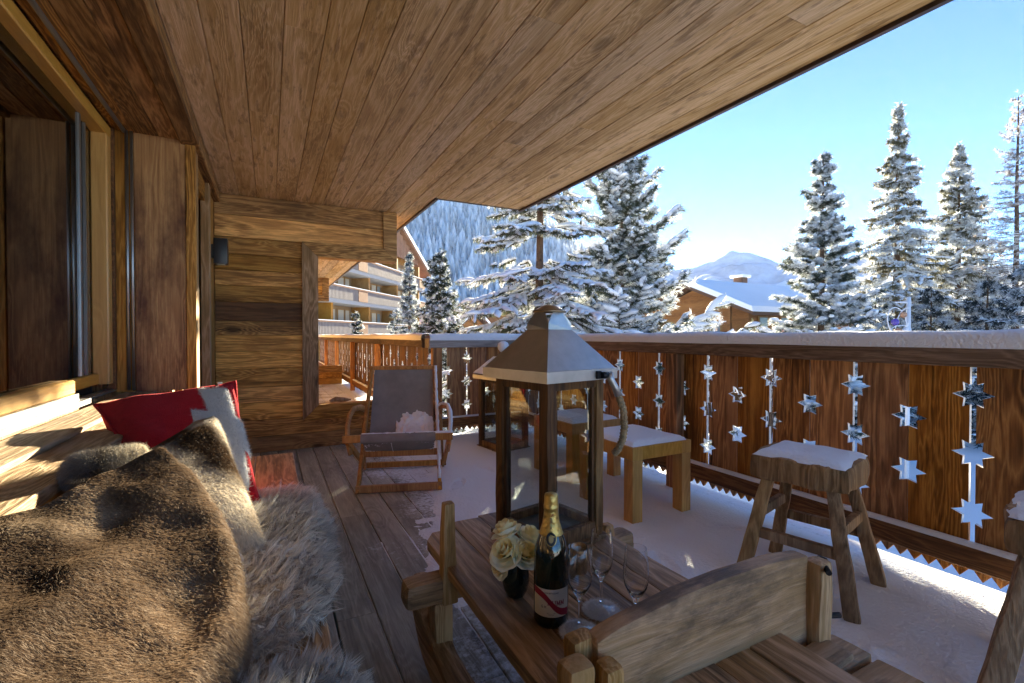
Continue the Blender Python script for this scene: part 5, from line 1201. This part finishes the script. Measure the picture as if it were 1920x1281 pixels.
# ================================================================ APARTMENT BUILDING
M['orange'] = wood('orange_cladding', (.18, .085, .025), (.28, .145, .045), (.36, .20, .07), 'X', .3, .7, .1, .1, 0, lines=.3)
M['render'] = plain('sandy_render', (.24, .16, .09), .9, nscale=.8, namt=.1); M['pale_slab'] = plain('pale_slab', (.30, .30, .32), .8)
M['balc'] = plain('lilac_grey_balustrade', (.19, .165, .165), .8, nscale=3, namt=.15); M['balc_brown'] = plain('brown_balustrade', (.20, .085, .04), .8, nscale=3, namt=.2)
M['curtain'] = plain('bright_curtain', (.50, .46, .38), .8); M['winframe'] = plain('yellow_window_frame', (.30, .17, .055), .6); M['farglass'] = plain('far_window_glass', (.20, .26, .30), .1)
M['brownroof'] = plain('brown_soffit', (.20, .10, .055), .8, nscale=2, namt=.25)
p0 = at(640, 629, 40.0); fa = YAW + 9.0           # facade runs along this azimuth
ap = empty('apartment_building', (p0.x, p0.y, 0)); ap.rotation_euler = (0, 0, R(90 - fa)); tag(ap, 'large timber apartment building with snowy balconies left of the trees', 'building')
# local x: along the facade (away), local -y: towards the terrace side (viewer's right)
def ab(name, m, *bx, parent=None):
    mb = MB()
    for b in bx: mb.box(*b)
    return mb.build(name, m, parent or ap)
# facade plane at local y = 0, viewer on the -y side
ab('wall', 'orange', (-14, 16, 0, 10, -6, 11.0))
for fl, zb in enumerate((1.25, 3.95, 6.5)):
    zf = zb
    ab('balcony_slab', 'pale_slab', (-14, 15, -2.0, -.02, zf - .42, zf - .12))
    for k in range(4):
        x = -9 + k * 6.2
        ab('partition', 'orange', (x + 4.6, x + 4.9, -1.6, -.03, zf - .11, zf + 2.3))
        ab('render_bay', 'render', (x + .1, x + 4.4, -.06, -.021, zf - .11, zf + 2.35))
        for wx in (.6, 2.0, 3.2):
            w_ = 1.05 if wx < 3 else .8
            fr = ab('window', 'winframe', (x + wx, x + wx + w_, -.11, -.061, zf + .0, zf + 2.05)); ab('pane', 'curtain' if wx != 3.2 or k % 2 else 'farglass', (x + wx + .1, x + wx + w_ - .1, -.135, -.112, zf + .1, zf + 1.95), parent=fr)
    bal = MB(); n_ = 150
    for k in range(n_):
        x = -14 + 29 * k / n_; bal.box(x, x + .125, -2.06, -2.02, zf - .12, zf + .80)
    bal.build('balustrade', 'balc', ap)
    b2 = MB()
    for k in range(10):
        y = -2.0 + k * .2; b2.box(15.0, 15.05, y, y + .17, zf - .12, zf + .80)
    b2.build('balustrade', 'balc_brown', ap)
    ab('balustrade', 'balc_brown', (-1.0, .6, -2.10, -2.07, zf - .12, zf + .8))
    ab('balustrade', 'balc_brown', (13.2, 15, -2.10, -2.07, zf - .12, zf + .8))
    ab('handrail', 'balc_brown', (-14, 15.1, -2.12, -1.96, zf + .80, zf + .90)); ab('snow', 'snow_far', (-14, 15.1, -2.13, -1.95, zf + .90, zf + .95))
# gable roof seen at its verge
def rz_(x): return 17.1 - .44 * abs(x)
rfm = MB()
for xa, xb in ((-18, 0), (0, 19.5)):
    rfm.add([(xa, -1.3, rz_(xa) - .35), (xb, -1.3, rz_(xb) - .35), (xb, 11, rz_(xb) - .35), (xa, 11, rz_(xa) - .35), (xa, -1.3, rz_(xa)), (xb, -1.3, rz_(xb)), (xb, 11, rz_(xb)), (xa, 11, rz_(xa))], [(0, 1, 2, 3), (7, 6, 5, 4), (0, 4, 5, 1), (1, 5, 6, 2), (2, 6, 7, 3), (3, 7, 4, 0)])
ro = rfm.build('roof', 'brownroof', ap)
sm_ = MB()
for xa, xb in ((-18, 0), (0, 19.6)): sm_.add([(xa, -1.35, rz_(xa)), (xb, -1.35, rz_(xb)), (xb, 11, rz_(xb)), (xa, 11, rz_(xa)), (xa, -1.35, rz_(xa) + .4), (xb, -1.35, rz_(xb) + .4), (xb, 11, rz_(xb) + .4), (xa, 11, rz_(xa) + .4)], [(0, 1, 2, 3), (7, 6, 5, 4), (0, 4, 5, 1), (1, 5, 6, 2), (2, 6, 7, 3), (3, 7, 4, 0)])
sm_.build('roof_snow', 'snow_far', ro)
gb = MB()
for k in range(20):
    x = -2 + k * .9; gb.box(x, x + .86, -.9, -.85, 9.3, max(8.3, rz_(x + .45) - .45))
gb.build('gable_boards', 'brownroof', ap)

# ================================================================ CHALET
M['chalet'] = wood('chalet_timber', (.12, .05, .022), (.22, .10, .045), (.30, .15, .07), 'X', .4, .8, .1, .1, 0, lines=.4)
M['chalet_dark'] = plain('dark_timber', (.10, .05, .03), .8)
def chalet(label, px, d, rz, W, Lg, wall_top, ridge, over, sc=1.0, wins=True):
    b = at(px, 629, d); o = empty('chalet', (b.x, b.y, 0), rz); tag(o, label, 'house', 'snow roofed chalets')
    zb = -5.
    # gable faces local -y, ridge along y
    MB().prism([(-W, zb), (W, zb), (W, wall_top), (0, ridge - .25), (-W, wall_top)], 'Y', 0, Lg).build('wall', 'chalet', o)
    sl_ = (ridge - wall_top) / W; ex = W + over; ez = ridge - sl_ * ex
    r1 = MB().prism([(-ex, ez), (0, ridge), (ex, ez), (ex, ez + .22), (0, ridge + .24), (-ex, ez + .22)], 'Y', -over * 1.1, Lg + over); ro_ = r1.build('roof', 'chalet_dark', o)
    MB().prism([(-ex - .05, ez + .22), (0, ridge + .242), (ex + .05, ez + .22), (ex - .02, ez + .58), (.3, ridge + .56), (-.3, ridge + .56), (-ex + .02, ez + .58)], 'Y', -over * 1.1 - .05, Lg + over).build('roof_snow', 'snow_far', ro_)
    ch_ = MB().box(-1.0 * sc, -.2 * sc, Lg * .45, Lg * .45 + .7, ridge - .2, ridge + 1.1).build('chimney', 'chalet_dark', ro_)
    MB().box(-1.2 * sc, 0, Lg * .45 - .2, Lg * .45 + .9, ridge + 1.1, ridge + 1.3).build('chimney_hood', 'snow_far', ro_)
    if wins:
        for k, x in enumerate((-.55 * W, -.12 * W, .35 * W)):
            for zz in (wall_top - 1.9, wall_top - 4.2):
                f_ = MB().box(x, x + .9, -.06, .01, zz, zz + 1.1).build('window', 'winframe', o); MB().box(x + .1, x + .8, -.08, -.061, zz + .1, zz + 1.0).build('pane', 'farglass', f_)
        for k in range(4):
            y = 1.0 + k * 2.4; f_ = MB().box(W - .01, W + .06, y, y + 1.0, wall_top - 1.7, wall_top - .5).build('window', 'winframe', o); MB().box(W + .061, W + .08, y + .1, y + .9, wall_top - 1.6, wall_top - .6).build('pane', 'farglass', f_)
        MB().box(-W * .9, W * .9, -1.3, -1.2, wall_top - 2.9, wall_top - 2.0).box(-W * .9, W * .9, -1.3, 0, wall_top - 3.05, wall_top - 2.92).build('balcony', 'chalet', o)
        for x in (-W * .9, W * .86): MB().box(x, x + .2, -1.3, -1.1, zb, wall_top + .1).build('post', 'chalet', o)
    return o
chalet('broad timber chalet with snowy roof between the pine and the fir', 1300, 36.0, R(-YAW - 62), 4.6, 13, 2.9, 4.75, 1.3)
chalet('small snow roofed house seen left of the big boughs', 885, 62.0, R(-YAW + 60), 2.6, 7, 2.6, 4.1, .7, wins=False)
chalet('small snow roofed house half hidden by the spruce boughs', 940, 75.0, R(-YAW - 35), 3.2, 8, 3.8, 6.0, .7, wins=False)
# ================================================================ STREET DECORATION
dp = at(1703, 629, 11.5); dz = EYE
sd_ = empty('street_decoration', (dp.x, dp.y, gh(dp.x, dp.y))); sd_.rotation_euler = (0, 0, R(-YAW)); tag(sd_, 'white steel pole with looped light frame and coloured baubles', 'street decoration')
h0 = EYE - gh(dp.x, dp.y)
M['white_paint'] = plain('white_paint', (.72, .72, .74), .5); M['purple'] = plain('purple_bauble', (.10, .06, .34), .25); M['orange_b'] = plain('copper_bauble', (.42, .22, .12), .3)
MB().tube([(0, 0, 0), (0, 0, h0 + .93)], .045, 12).build('pole', 'white_paint', sd_)
MB().tube([(-.33, 0, h0 + .80), (.06, 0, h0 + .80)], .018, 8).build('arm', 'white_paint', sd_)
def ell(cx, cz, a, b, t=0.): return [(cx + a * math.cos(k * math.pi / 16) * math.cos(t) - b * math.sin(k * math.pi / 16) * math.sin(t), -.03, cz + a * math.cos(k * math.pi / 16) * math.sin(t) + b * math.sin(k * math.pi / 16) * math.cos(t)) for k in range(33)]
for c_ in (ell(-.30, h0 + .32, .22, .36, .25), ell(-.16, h0 + .34, .14, .34, -.35), ell(-.2, h0 + .12, .24, .12, 0)): MB().tube(c_, .013, 6, cap=False).build('loop', 'white_paint', sd_)
for x, z, r_, m_ in ((-.37, .32, .085, 'purple'), (-.17, .50, .075, 'orange_b'), (-.3, .10, .08, 'orange_b'), (-.12, .12, .07, 'white_paint')):
    MB().lathe([(.001, -r_)] + [(r_ * math.sin(math.pi * k / 10), -r_ * math.cos(math.pi * k / 10)) for k in range(1, 10)] + [(.001, r_)], 16).build('bauble', m_, sd_, (x, -.06, h0 + z))
# driftwood and snow on the low wall of the cut-out
dw = MB().tube([(.52, PART_Y + .03, .43), (.58, PART_Y + .04, .445), (.66, PART_Y + .03, .44), (.72, PART_Y + .05, .432)], [.012, .026, .022, .008], 9)
tag(link('driftwood', rough_mesh(dw, 0, amp=.008, freq=20), 'trim'), 'bleached piece of driftwood lying on the cut-out sill', 'driftwood')
# ================================================================ AIR
m = bpy.data.materials.new('winter_haze'); m.use_nodes = True; n = m.node_tree.nodes; n.clear()
out = n.new('ShaderNodeOutputMaterial'); pv = n.new('ShaderNodeVolumePrincipled'); m.node_tree.links.new(pv.outputs[0], out.inputs['Volume'])
pv.inputs['Color'].default_value = (.93, .95, 1.0, 1); pv.inputs['Density'].default_value = 0.00007; pv.inputs['Anisotropy'].default_value = 0.3
hz = MB().box(-660, 660, -660, 660, -26, 150).mesh('haze'); hz.materials.append(m)
tag(link('haze', hz), 'thin cold winter haze over the valley', 'haze', kind='stuff')
